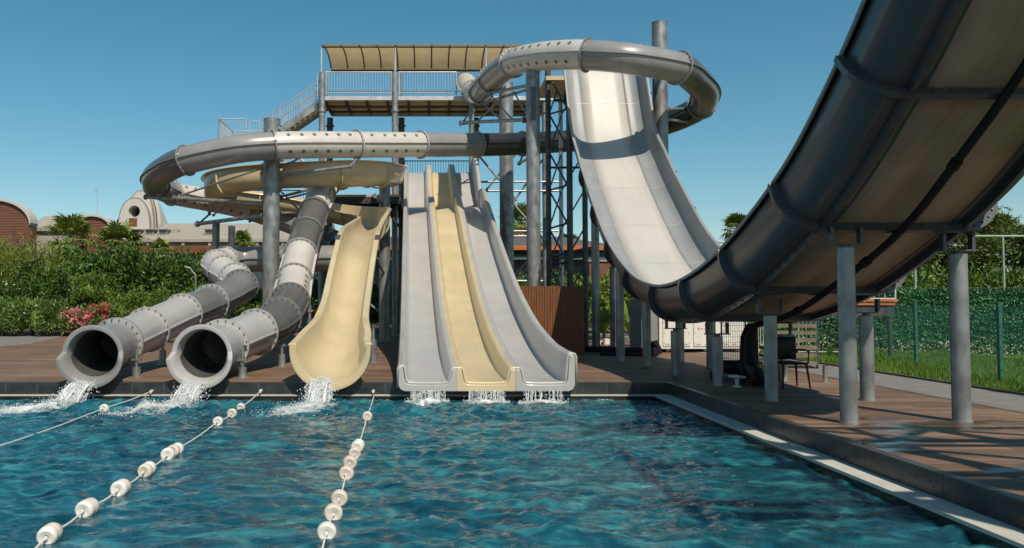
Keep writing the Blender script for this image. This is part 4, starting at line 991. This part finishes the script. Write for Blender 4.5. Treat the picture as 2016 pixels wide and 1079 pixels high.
def cloud(blobs, n, seed, clump=.2, ncl=36, flat=1.0):
    rs = np.random.RandomState(seed); w = np.array([b[3] * b[4] + b[4] * b[5] + b[3] * b[5] for b in blobs]); w = w / w.sum(); cs = []; ds = []
    for b, wk in zip(blobs, w):
        k = int(n * wk); d = rs.normal(size=(ncl, 3)); d /= np.linalg.norm(d, axis=1)[:, None]; d[:, 2] = np.where(d[:, 2] < -.55, -d[:, 2], d[:, 2])
        rad = rs.uniform(.72, 1.06, ncl); cc = d * rad[:, None]
        i = rs.randint(0, ncl, k); p = cc[i] + rs.normal(size=(k, 3)) * clump * rs.uniform(.6, 1.3, (k, 1)) * np.array([1, 1, flat])
        cs.append(p * np.array(b[3:6]) + np.array(b[:3])); ds.append(p + rs.normal(size=(k, 3)) * .7 + np.array([0, 0, .25]))
    return np.concatenate(cs), np.concatenate(ds)
def core(blobs, parent, mat, sc=.74, seed=0, name='inner_foliage'):
    rr = random.Random(seed); m = MB()
    for b in blobs:
        rows = []; ph = [rr.uniform(0, 6) for _ in range(4)]
        for i in range(10):
            q = math.pi * i / 9; row = []
            for k in range(16):
                a = 2 * math.pi * k / 16; f = sc * (1 + .10 * math.sin(3 * a + ph[0]) * math.sin(q) + .08 * math.sin(5 * a + ph[1] + 4 * q))
                row.append((b[0] + b[3] * f * math.sin(q) * math.cos(a), b[1] + b[4] * f * math.sin(q) * math.sin(a), b[2] + b[5] * f * math.cos(q)))
            rows.append(row)
        m.grid(rows, True)
    return link(name, m, mat, parent)
def bush(label, px0, px1, ytop, Y, mat, n, L, Wd, seed, name='shrub', cat='shrub', group=None, depth=None, nb=5, base=0, clump=.22, flowers=None, trunk=True, ncl=30):
    rr = random.Random(seed); x0, x1 = U(px0, Y), U(px1, Y); h = P((px0 + px1) / 2, ytop, Y).z; w = x1 - x0; dp = depth or max(.8, min(w * .4, 2.2))
    t = thing(name, label, cat, ((x0 + x1) / 2, Y, 0), group); bl = []
    for k in range(nb):
        f = (k + .5) / nb; hh = h * rr.uniform(.85, 1.0) if nb > 1 else h; r = w / nb * rr.uniform(.72, .95)
        zc = base + (hh - base) * .46; bl.append((x0 + w * f, Y + rr.uniform(-.25, .25) * dp, zc, max(r, .25), dp * rr.uniform(.8, 1), (hh - base) * .45))
    c, d = cloud(bl, n, seed, clump, ncl); c[:, 2] = np.maximum(c[:, 2], .03)
    leafmesh('leaves', c, d, L, Wd, [mat], t, seed=seed)
    core(bl, t, mat, .6, seed)
    if trunk:
        m = MB()
        for b in bl: m.pipe([(b[0], b[1], 0), (b[0] + rr.uniform(-.1, .1), b[1], b[2] * .6), (b[0] + rr.uniform(-.2, .2), b[1], b[2])], [.06, .045, .02], 7)
        link('stem', m, m_bark, t)
    for fm, fn, fr_, s2 in (flowers or []):
        c, d = cloud(bl, fn, seed + 77 + s2, .14, 60); k = c[:, 1] < Y + .3; c = c[k]; d = d[k]
        if fr_: k = (c[:, 0] - x0) / w; s_ = (k > fr_[0]) & (k < fr_[1]); c = c[s_]; d = d[s_]
        c = c + d / np.linalg.norm(d, axis=1)[:, None] * .06
        leafmesh('flowers', c, d, .12, .11, [fm], t, seed=seed + 5 + s2)['kind'] = 'stuff'
    return t
GS = 'garden shrubs on the left'
bush('feathery yellow green pine shrub, tallest at the left edge', -60, 116, 452, 39, m_l_pine, 9000, .34, .05, 101, 'conifer', 'conifer', None, 1.8, 4, ncl=60, clump=.2)
bush('dark shrub at the left frame edge behind the white parasol', -70, 24, 535, 36.5, m_l_dark, 3500, .2, .1, 102, group=GS, nb=3)
bush('round dark glossy shrub right of the white parasol', 46, 152, 508, 37.5, m_l_dark, 5000, .2, .1, 103, group=GS, nb=3)
bush('tall dark leafy hedge block below the two garden palms', 110, 268, 478, 43, m_l_dark, 9000, .24, .13, 104, 'hedge', 'hedge', None, 1.6, 5)
bush('dark leafy hedge reaching right to the lamp post and the tube bend', 250, 404, 486, 42.5, m_l_dark, 9500, .24, .13, 105, 'hedge', 'hedge', None, 1.6, 5)
bush('dense low light green hedge behind the pink flowers', 165, 400, 563, 37.5, m_l_hedge, 10000, .16, .07, 106, 'hedge', 'hedge', None, 1.0, 7)
bush('oleander with a few white flowers at the deck edge on the left', -40, 132, 586, 36, m_l_olea, 8000, .26, .06, 107, 'oleander', 'shrub', None, 1.2, 5, flowers=[(m_wflow, 45, None, 0)])
bush('flowering bush covered in pink and crimson blossom at the deck edge', 130, 220, 598, 36.2, m_l_olea, 3600, .2, .06, 108, 'flowering_bush', 'shrub', None, .8, 4, flowers=[(m_pink, 3200, (0, .7), 0), (m_redf, 2600, (.55, 1.0), 1)])
# small round clipped tree
t = thing('topiary_tree', 'small round clipped tree on a thin stem above the pink flowers', 'tree', (U(180, 37), 36.8, 0)); bl = [(U(178, 37), 36.8, P(178, 574, 37).z, .85, .8, .72)]
c, d = cloud(bl, 3000, 120, .2, 40); leafmesh('crown', c, d, .14, .07, [m_l_hedge], t, seed=4); core(bl, t, m_l_hedge, .7)
m = MB(); m.pipe([(U(182, 37), 36.8, 0), (U(180, 37), 36.8, 1.2), (U(179, 37), 36.8, 2)], [.05, .045, .03], 8); link('trunk', m, m_bark, t)
# hedges behind the slides
bush('hedge behind the cream flume and left tower legs', 596, 800, 545, 44, m_l_mid, 8000, .22, .11, 110, 'hedge', 'hedge', None, 1.4, 6)
bush('hedge below the orange trimmed building seen between the dark columns', 960, 1130, 535, 44, m_l_hedge, 8000, .22, .1, 111, 'hedge', 'hedge', None, 1.4, 6)
bush('low green hedge behind the tall left column and lower tube', 395, 600, 560, 42, m_l_mid, 8000, .22, .11, 114, 'hedge', 'hedge', None, 1.4, 6)
bush('bright garden bushes behind the lit slim column', 1130, 1300, 538, 40, m_l_ban, 7000, .3, .13, 112, 'shrub', 'shrub', None, 1.6, 5)
# broad leaved plants beside the lit column
def broad(label, px, Y, h, seed, n=16):
    rr = random.Random(seed); t = thing('broad_leaf_plant', label, 'plant', (U(px, Y), Y, 0), 'broad leaved plants behind the halfpipe'); m = MB(); x0 = U(px, Y)
    for k in range(n):
        a = rr.uniform(0, 6.28); e = rr.uniform(.5, 1.35); L = h * rr.uniform(.55, .95); rows = []
        for i in range(7):
            u = i / 6; r = L * math.cos(e) * u * .8; z = .1 + L * math.sin(e) * u - .35 * L * u ** 3 * math.cos(e); w = .14 * math.sin(math.pi * min(1, max(0.03, (u - .25) / .75))) if u > .25 else .015
            c = Vector((x0 + r * math.cos(a), Y + r * math.sin(a), z)); s_ = Vector((-math.sin(a), math.cos(a), 0)); rows.append([c - s_ * w, c - Vector((0, 0, .02)), c + s_ * w])
        m.grid(rows)
    link('leaves', m, m_l_ban, t); m = MB(); m.pipe([(x0, Y, 0), (x0, Y, .3), (x0 + .03, Y, .6)], [.06, .05, .03], 7); link('stem', m, m_bark, t)
broad('broad leaved plant left of the lit slim column', 1188, 34, 1.7, 1); broad('broad leaved plant right of the lit slim column', 1240, 33, 2.0, 2); broad('tall broad leaved plant behind the halfpipe low point', 1262, 36, 2.4, 3)

def palm(label, px, ytop, Y, crown, seed, skirt=True, nf=34, group='fan palms'):
    rr = random.Random(seed); x = U(px, Y); zc = P(px, ytop, Y).z - crown * .75
    t = thing('palm_tree', label, 'palm tree', (x, Y, 0), group); m = MB()
    m.pipe([(x + .05 * math.sin(i), Y, zc * i / 8) for i in range(9)], [.24 - .008 * i for i in range(9)], 10); link('trunk', m, m_pbark, t)
    def fronds(n, e0, e1, ln, mat, name, droop):
        f = MB()
        for k in range(n):
            a = rr.uniform(0, 6.28); e = rr.uniform(e0, e1); D = Vector((math.cos(a) * math.cos(e), math.sin(a) * math.cos(e), math.sin(e))); L = ln * rr.uniform(.8, 1.1)
            b = Vector((x, Y, zc + rr.uniform(-.15, .1))); h = b + D * L * .5; h.z -= droop * L * .12
            f.bar(b, h, .03, .02)
            S = D.cross(Vector((0, 0, 1))).normalized(); N = S.cross(D)
            for q in range(13):
                g = R_(-105 + 210 * q / 12); bd = (D * math.cos(g) + S * math.sin(g)).normalized(); ll = L * .55 * (1 - .22 * abs(math.sin(g))) * rr.uniform(.85, 1.1); tip = h + bd * ll - Vector((0, 0, droop * ll * .55)) + N * rr.uniform(-.06, .06)
                mid = h + bd * ll * .5 + N * .04; wv = bd.cross(N).normalized() * (.055 * crown / 1.6)
                f.add([h, mid + wv, tip, mid - wv], [(0, 1, 2, 3)])
        return link(name, f, mat, t, False)
    fronds(nf, -.15, 1.35, crown, m_l_palm, 'crown', .5)
    fronds(int(nf * .35), -.7, -.1, crown * .9, m_l_palm, 'lower_fronds', .8)
    if skirt: fronds(int(nf * .9), -1.3, -.35, crown * .8, m_l_dead, 'dead_frond_skirt', .9)
    return t
palm('leaning fan palm with a brown skirt left of the second brown vault', 138, 420, 46, 2.0, 1)
palm('fan palm with drooping brown fronds below the round holed tower', 234, 432, 46, 2.0, 2)
palm('small fan palm in front of the orange hotel balcony', 318, 468, 52, 1.2, 3)
palm('small palm seen under the left tube loop', 478, 452, 50, 1.2, 4)
palm('fan palm between the dark columns above the grey roof', 1026, 398, 60, 2.1, 5, nf=46)
palm('fan palm in the gap between the halfpipe arms', 1455, 418, 55, 1.6, 6, nf=44)
palm('tallest fan palm at the right edge above the tennis frame', 1975, 418, 50, 1.6, 7, nf=44)
palm('fan palm top peeping over the roof behind the lattice tower', 1118, 458, 62, 1.6, 8)

# trees on the right
def tree(label, px, Y, ytop, w, mat, n, L, Wd, seed, name='tree', lean=0, ybase=None, flat=.6, nb=9, group=None):
    rr = random.Random(seed); x = U(px, Y); zt = P(px, ytop, Y).z; t = thing(name, label, 'tree', (x, Y, 0), group); zb = zt * .28; bl = []
    for k in range(nb):
        z = zb + (zt - zb) * (k + .6) / nb; sp = w * (1 - .75 * (k / nb)) * .55; a = rr.uniform(0, 6.28); bl.append((x + lean * z + sp * math.cos(a), Y + sp * math.sin(a) * .7, z, w * rr.uniform(.42, .62), w * rr.uniform(.4, .55), (zt - zb) / nb * rr.uniform(.8, 1.2)))
    c, d = cloud(bl, n, seed, .26, 22, flat); leafmesh('crown', c, d, L, Wd, [mat], t, seed=seed)
    m = MB(); m.pipe([(x, Y, 0), (x + lean * zt * .4, Y, zt * .4), (x + lean * zt * .9, Y, zt * .92)], [.17, .13, .03], 9)
    for b in bl: m.pipe([(x + lean * b[2] * .7, Y, b[2] * .75), ((x + b[0]) / 2, (Y + b[1]) / 2, b[2] * .92), (b[0], b[1], b[2])], [.06, .045, .015], 6)
    link('trunk', m, m_bark, t); return t
tree('dark feathery tree behind the green screen, right of the outer halfpipe post', 1925, 36, 398, 2.1, m_l_conif, 9000, .34, .07, 201)
tree('dark spreading tree behind the green screen under the halfpipe edge', 1845, 37, 432, 1.9, m_l_conif, 8000, .34, .07, 202, lean=-.05)
tree('leafy tree behind the tennis frame at the right edge', 2030, 40, 446, 2.3, m_l_hedge, 8500, .26, .1, 203)
tree('small tree at the far right frame edge beyond the palm', 2085, 36, 440, 2.0, m_l_conif, 5000, .3, .08, 204)
tree('green tree low behind the timber steps', 1650, 40, 480, 2.2, m_l_hedge, 6000, .26, .1, 205)
bush('clipped yellow green hedge behind the green screen on the right', 1785, 2120, 508, 33, m_l_hedge, 14000, .2, .08, 210, 'hedge', 'hedge', None, 1.0, 8)
bush('hedge top behind the trailer in the gap of the halfpipe', 1390, 1560, 500, 36, m_l_mid, 5000, .22, .1, 211, 'hedge', 'hedge', None, 1.0, 5)

# ------------------------------------------------------------------ lawn, fence, green screen
rs = np.random.RandomState(5); n = 42000
gx = rs.uniform(9.99, 15.5, n); gy = rs.uniform(11.5, 24.5, n) ** 1.0
gh = rs.uniform(.05, .13, n) * (1 + .6 * (np.sin(gx * 2.1) * np.sin(gy * 1.7) > .2)); ga = rs.uniform(0, 6.28, n); gl = rs.normal(0, .04, (n, 2)); gw = .011
v = np.stack([np.stack([gx - gw * np.cos(ga), gy - gw * np.sin(ga), np.full(n, .025)], 1), np.stack([gx + gw * np.cos(ga), gy + gw * np.sin(ga), np.full(n, .025)], 1), np.stack([gx + gl[:, 0], gy + gl[:, 1], .03 + gh], 1)], 1).reshape(-1, 3)
me = bpy.data.meshes.new('grass'); me.from_pydata(v.tolist(), [], np.arange(3 * n).reshape(-1, 3).tolist()); me.materials.append(m_grass)
o = bpy.data.objects.new('grass', me); C.objects.link(o); o['kind'] = 'stuff'
t = thing('mesh_fence', 'green welded mesh fence on square posts across the lawn', 'fence', (12, 16, 0))
fp = [(10.3, 12.2), (10.83, 14.5), (11.85, 18.6), (12.7, 22.2), (13.4, 25.4)]; fp.insert(0, (9.9, 9.5))
for (xa, ya), (xb, yb) in zip(fp[:-1], fp[1:]):
    m = MB(); k = int(math.hypot(xb - xa, yb - ya) / .06)
    for i in range(1, k): u = i / k; q = Vector((xa + (xb - xa) * u, ya + (yb - ya) * u, 0)); m.cyl(q + Vector((0, 0, .05)), q + Vector((0, 0, 1.5)), .0028, n=4, cap=False)
    for z in (.06, .28, .5, .72, .94, 1.16, 1.38, 1.48): m.cyl((xa, ya, z), (xb, yb, z), .0032, n=4, cap=False)
    link('mesh_panel', m, m_gfence, t)
for x, y in fp:
    m = MB(); m.box(x - .032, x + .032, y - .032, y + .032, 0, 1.55); m.box(x - .036, x + .036, y - .036, y + .036, 1.55, 1.57)
    for z in (.3, .7, 1.1, 1.4): m.box(x - .04, x + .02, y - .042, y - .033, z, z + .05)
    link('fence_post', m, m_gfence, t)
t = thing('green_screen', 'tall fence covered with artificial green ivy leaves beyond the lawn', 'fence', (14.5, 23.5, 0))
sa, sb_ = Vector((7.6, 26.0, 0)), Vector((22.0, 20.6, 0)); D = (sb_ - sa); N = Vector((-D.y, D.x, 0)).normalized() * -1
if N.y > 0: N = -N
n = 46000; u = rs.uniform(0, 1, n); z = rs.uniform(.12, 1.96, n) + np.abs(rs.normal(0, .05, n)); off = np.abs(rs.normal(.03, .03, n))
c = np.stack([sa.x + D.x * u + N.x * off, sa.y + D.y * u + N.y * off, z], 1); d = rs.normal(size=(n, 3)) * np.array([1, .5, 1]) + np.array([N.x, N.y, -.5]) * .5
leafmesh('ivy_leaves', c, d, .075, .052, [m_l_fake], t, seed=9)
n = 2200; u = rs.uniform(0, 1, n); z = np.abs(rs.normal(.12, .2, n)); c = np.stack([sa.x + D.x * u + N.x * .1, sa.y + D.y * u + N.y * .1, z], 1); leafmesh('pale_flowers', c, rs.normal(size=(n, 3)), .07, .05, [LEAF('pale_blossom', (.3, .36, .2), (.5, .5, .34))], t, seed=10)
m = MB(); m.bar(sa + Vector((0, .03, 1.0)), sb_ + Vector((0, .03, 1.0)), .02, 1.96); link('backing_sheet', m, m_l_fake, t, False)
m = MB(); m.bar(sa + Vector((0, .02, 2.0)), sb_ + Vector((0, .02, 2.0)), .04, .03); link('top_rail', m, m_slat_o, t)
m = MB()
for i in range(8): q = sa.lerp(sb_, i / 7) + Vector((0, .08, 0)); m.cyl(q, q + Vector((0, 0, 2.0)), .03, n=8)
link('fence_post', m, m_galv, t)
t = thing('net_frame', 'pale green tall steel frame with a cross bar behind the green screen', 'frame', (U(1974, 29), 29, 0)); m = MB()
q = P(1974, 465, 29); m.cyl((q.x, 29, 0), (q.x, 29, q.z), .04, n=10); q2 = P(2120, 465, 29); m.cyl((q2.x, 29, 0), (q2.x, 29, q2.z), .05, n=10); link('upright', m, m_palegr, t); m = MB(); m.cyl((q.x - 1.3, 29, q.z), (q2.x, 29, q2.z), .045, n=10); link('cross_bar', m, m_palegr, t)
t = thing('net_frame', 'thin pale cross bar and post beside the palm between the halfpipe arms', 'frame', (U(1420, 40), 40, 0)); m = MB(); q = P(1404, 477, 40); q2 = P(1500, 477, 40); m.cyl(q, q2, .05, n=8); link('cross_bar', m, m_palegr, t); m = MB(); m.cyl((q.x + .2, 40, 0), (q.x + .2, 40, q.z), .05, n=8); m.cyl((q2.x, 40, 0), (q2.x, 40, q2.z), .05, n=8); link('upright', m, m_palegr, t)
m = MB(); q = P(1801, 516, 30); m.cyl((q.x, 30, 0), (q.x, 30, q.z), .05, n=10); m.cyl((q.x, 30, 2.4), (q.x, 30, 2.6), .06, n=10); single('pole', m, m_palegr, 'short pale pole rising behind the green screen', 'pole')

# ------------------------------------------------------------------ hotel on the left
def vault(label, pxl, pxr, ytop, yfoot, Y, depth):
    x0, x1 = U(pxl, Y), U(pxr, Y); zt = P(pxl, ytop, Y).z; zf = P(pxl, yfoot, Y).z; t = thing('vaulted_building', label, 'building', ((x0 + x1) / 2, Y, 0), 'brown vaulted hotel wings'); cx = (x0 + x1) / 2; w = (x1 - x0) / 2
    arc = [(cx + w * math.cos(R_(a)), zf + (zt - zf) * math.sin(R_(a))) for a in range(0, 181, 6)]
    m = MB(); m.extr([(x, Y, z) for x, z in arc] + [(x0, Y, 0), (x1, Y, 0)], (0, depth, 0)); link('wall', m, m_timber, t, False)
    m = MB()
    for k in range(26): 
        z = zf - 2.5 + k * .22
        if z < zt - .3:
            ww = w * (math.sqrt(max(0, 1 - ((z - zf) / (zt - zf)) ** 2)) if z > zf else 1) - .1; m.box(cx - ww, cx + ww, Y - .02, Y - .001, z, z + .19)
    link('cladding_boards', m, m_timber, t, False)
    rows = []
    for (x, z) in arc: rows.append([(cx + (x - cx) * 1.0, Y - .25, z + .02), (x, Y + depth, z + .02), (cx + (x - cx) * 1.03, Y + depth, z + .2), (cx + (x - cx) * 1.03, Y - .25, z + .2)])
    m = MB(); m.grid(rows, True); link('curved_roof', m, m_wtrim, t); return t
vault('large brown vaulted wing with a white curved roof at the left edge', -85, 58, 396, 444, 62, 1.0)
vault('smaller brown vaulted wing with white curved roof between the two palms', 146, 214, 427, 448, 66, 1.0)
m = MB(); x = U(189, 69); m.cyl((x, 69, 0), (x, 69, P(189, 374, 69).z), .06, .035, n=8); q = P(189, 373, 69); m.ball((q.x, 69, q.z), .1); single('flagpole', m, m_rail, 'bare pole above the smaller brown vault', 'pole')
t = thing('hotel_building', 'long beige hotel wing with dormers and an orange balcony band', 'building', (U(380, 70), 74, 0)); Y = 70
xa, xb = U(60, Y), U(640, Y); zr, ze = P(300, 440, 76).z, P(300, 470, 69.4).z
m = MB(); m.box(xa, xb, Y, Y + 12, 0, ze); link('wall', m, m_hotel, t, False)
m = MB(); m.extr([(xa, 69.3, ze - .05), (xa, 76, zr), (xa, 83, ze - .05), (xa, 83, ze - .25), (xa, 69.3, ze - .3)], (xb - xa, 0, 0)); rf = link('roof', m, m_roofm, t, False)
m = MB(); a_, b2 = P(50, 448, 66.5), P(152, 428, 66.5); m.extr([(a_.x, 66.5, a_.z), (a_.x, 69.9, b2.z + .5), (a_.x, 69.9, a_.z - .3), (a_.x, 66.5, a_.z - .3)], (b2.x - a_.x, 0, 0)); link('side_roof', m, m_roofm, t, False); m = MB(); m.box(a_.x, b2.x, 66.8, 69.9, 0, a_.z - .3); link('side_wall', m, m_hotel, t, False)
zb0, zb1 = P(300, 499, 69).z, P(300, 484, 69).z
m = MB(); m.box(U(258, 69), xb, 68.7, 69.0, zb0, zb1); link('balcony_band', m, m_slat_o, t, False); m = MB(); m.box(U(258, 69), xb, 69.0, 69.98, zb0 - .1, zb0 + .1); link('balcony_floor', m, m_hotel, t, False)
for px in (276, 297, 345, 397, 440, 490, 540):
    f = MB(); q0, q1 = P(px - 9, 488, 70), P(px + 9, 474, 70); f.box(q0.x, q1.x, 69.9, 69.999, q0.z - .8, q1.z); fo = link('window', f, m_wtrim, t, False); g = MB(); g.box(q0.x + .08, q1.x - .08, 69.88, 69.899, q0.z - .7, q1.z - .08); link('pane', g, m_glass, fo, False)
    f = MB(); f.box(q1.x + .35, q1.x + .6, 69.4, 69.999, zb0, ze - .3); link('pier', f, m_hotel, t, False)
for px in (272, 299, 325, 415):
    f = MB(); q = P(px, 455, 71.5); f.box(q.x - .38, q.x + .38, 70.9, 73, q.z - .4, q.z + .08); f.box(q.x - .5, q.x + .5, 70.7, 73.3, q.z + .081, q.z + .14); d_ = link('dormer', f, m_roofm, t, False); g = MB(); g.box(q.x - .3, q.x + .3, 70.88, 70.899, q.z - .3, q.z + .04); link('pane', g, m_glass, d_, False)
# lower storey windows
m = MB(); m.box(U(270, 69.5), xb, 69.95, 69.998, 0.5, zb0 - .4); link('lower_glazing', m, m_glass, t, False)
t = thing('hotel_tower', 'cream rounded tower with a circular hole above the hotel roof', 'building', (U(270, 72), 73, 0)); Y = 72
def arch(cx, w, zb, zt, y0, d, hole, mat, name):
    pts = []; n_ = 28
    m = MB(); out = []
    for k in range(n_ + 1):
        a = math.pi * k / n_; ca, sa_ = math.cos(a), math.sin(a); out.append((cx + w * (abs(ca) ** .9) * (1 if ca > 0 else -1), zb + (zt - zb) * sa_ ** .8))
    if hole:
        hx, hz, hr = hole; rows = []
        full = out + [(cx - w + 2 * w * i / 12, zb) for i in range(1, 12)]
        inn = []
        for x, z in full:
            a = math.atan2(z - hz, x - hx); inn.append((hx + hr * math.cos(a), hz + hr * math.sin(a)))
        for y, src in ((y0, inn), (y0, full), (y0 + d, full), (y0 + d, inn)): rows.append([(x, y, z) for x, z in src])
        rows.append(rows[0]); m.grid(rows, True)
    else: m.extr([(x, y0, z) for x, z in out], (0, d, 0))
    return link(name, m, mat, t)
zb = P(262, 446, Y).z; cxx = U(262, Y)
arch(cxx, 1.45, zb - .3, P(262, 391, Y).z, Y, .8, (cxx + .0, P(262, 416, Y).z, .55), m_wtrim, 'front_arch')
arch(cxx + .25, 1.25, zb - .3, P(268, 374, Y).z, Y + .81, 1.0, (cxx + .0, P(262, 416, Y).z, .56), m_wtrim, 'upper_arch')
def rim(w, zb_, zt, y, dx=0):
    m = MB(); m.pipe([(cxx + dx + (w + .03) * (abs(math.cos(math.pi * k / 30)) ** .9) * (1 if math.cos(math.pi * k / 30) > 0 else -1), y, zb_ + (zt - zb_ + .03) * math.sin(math.pi * k / 30) ** .8) for k in range(31)], .1, 8); link('arch_rim', m, m_taupe, t)
rim(1.45, zb - .3, P(262, 391, Y).z, Y + .1); rim(1.25, zb - .3, P(268, 374, Y).z, Y + .95, .25)
rows = []
for f, top, y in ((1.0, 374, Y + 1.75), (1.0, 376, Y + 2.6), (1.02, 384, Y + 3.3), (1.1, 405, Y + 4.0), (1.2, 432, Y + 4.6)):
    zt = P(270, top, Y).z; rows.append([(cxx + .35 + 1.25 * f * math.cos(math.pi * k / 20), y, zb - .3 + (zt - zb + .3) * math.sin(math.pi * k / 20) ** .8) for k in range(21)])
m = MB(); m.grid(rows); o = link('rear_hull', m, m_wtrim, t); mod_solid(o, .15)
m = MB(); q = P(262, 437, Y); m.box(q.x - .38, q.x + .38, Y - .06, Y - .004, q.z - .4, q.z + .35); link('timber_hatch', m, m_slat_o, t, False)
m = MB(); m.box(cxx - 1.7, cxx + 4.2, Y - .3, Y + 5.2, zb - 3, zb - .3); link('base', m, m_roofm, t, False)
m = MB(); m.cyl((U(272, Y), Y + 1.3, P(272, 376, Y).z), (U(272, Y), Y + 1.3, P(272, 349, Y).z), .04, n=6); link('mast', m, m_wtrim, t)
# building behind with orange fascia
t = thing('restaurant_building', 'low dark building with a grey roof and orange fascia behind the columns', 'building', (U(1080, 55), 58, 0)); Y = 55
xa, xb = U(700, Y), U(1200, Y); z1, z2, z3 = P(1080, 494, Y).z, P(1080, 485, Y).z, P(1080, 466, 58).z
m = MB(); m.extr([(xa - .5, 54.2, z2), (xa + 1, 58, z3), (xb - 3.0, 58, z3), (xb + .5, 54.2, z2)], (0, 5, .0)); link('roof', m, m_droof, t, False)
m = MB(); m.box(xa - .5, xb + .5, 54.0, 54.19, z1, z2); link('fascia', m, m_orange, t, False)
m = MB(); m.box(xa, xb, 55.5, 62, 0, z2 - .02); link('wall', m, m_dsteel, t, False)
za, zb_ = P(1080, 512, Y).z, P(1080, 504, Y).z
m = MB(); m.box(xa, xb, 54.4, 54.6, za, zb_); link('teal_band', m, m_teal, t, False)
for k in range(9):
    x = xa + (xb - xa) * (k + .5) / 9; m = MB(); m.box(x - .09, x + .09, 54.42, 54.58, 0, za - .005); m.box(x - .09, x + .09, 54.42, 54.58, zb_ + .005, z1); link('pillar', m, m_slat_o, t, False)
# far right terracotta roof strip behind the halfpipe foot
t = thing('stone_wall', 'low brown stone wall behind the bushes beside the lattice tower', 'wall', (U(1190, 50), 50, 0)); m = MB(); a, b = P(1160, 512, 50), P(1215, 512, 50); m.box(a.x, b.x, 50, 50.5, 0, a.z - .1); link('masonry', m, m_timber, t, False); m = MB(); m.box(a.x - .1, b.x + .1, 49.9, 50.6, a.z - .098, a.z); link('coping', m, m_hotel, t, False)
# parasol and lamp post in the garden
t = thing('parasol', 'white garden parasol half hidden among dark shrubs on the left', 'parasol', (U(30, 38.6), 38.6, 0)); m = MB(); q = P(30, 552, 38.6)
m.lathe([(.02, .1), (.5, -.02), (1.1, -.26), (1.1, -.3), (.5, -.06), (.02, .06)], (q.x, 38.6, q.z), n=8); link('canopy', m, m_wpaint, t, False); m = MB(); m.cyl((q.x, 38.6, 0), (q.x, 38.6, q.z + .1), .03, n=8); link('pole', m, m_wtrim, t)
t = thing('lamp_post', 'small grey lamp post with a bent arm before the dark hedge', 'lamp post', (U(386, 38), 38, 0)); m = MB(); a = P(385, 566, 38); b = P(384, 540, 38); c_ = P(372, 526, 38); m.pipe([(a.x, 38, 0), (a.x, 38, b.z - .1), (b.x, 38, b.z), (c_.x, 38, c_.z)], [.045, .04, .035, .025], 8); link('pole', m, m_galv, t); m = MB(); m.bar((c_.x - .2, 38, c_.z + .04), (c_.x + .12, 38, c_.z - .05), .12, .06); link('lamp_head', m, m_rail, t)

# far treeline so the lawn meets the sky naturally
rs = np.random.RandomState(77); bl = []
for k in range(46):
    x = -130 + k * 6.2; bl.append((x, 135 + rs.uniform(-8, 8), 2.4, 5.5, 4, rs.uniform(2.5, 4.2)))
t = bpy.data.objects.new('treeline', None); C.objects.link(t); t['kind'] = 'stuff'
C.objects.unlink(t); bpy.data.objects.remove(t)
c, d = cloud(bl, 16000, 300, .3, 20)
n = len(c); a = d / np.linalg.norm(d, axis=1)[:, None]; q = rs.normal(size=(n, 3)); b = np.cross(a, q); b /= np.linalg.norm(b, axis=1)[:, None]
v = np.stack([c - a * .5, c + b * .35, c + a * .5, c - b * .35], 1).reshape(-1, 3); me = bpy.data.meshes.new('treeline'); me.from_pydata(v.tolist(), [], np.arange(4 * n).reshape(-1, 4).tolist()); me.materials.append(m_l_mid)
o = bpy.data.objects.new('treeline', me); C.objects.link(o); o['kind'] = 'stuff'
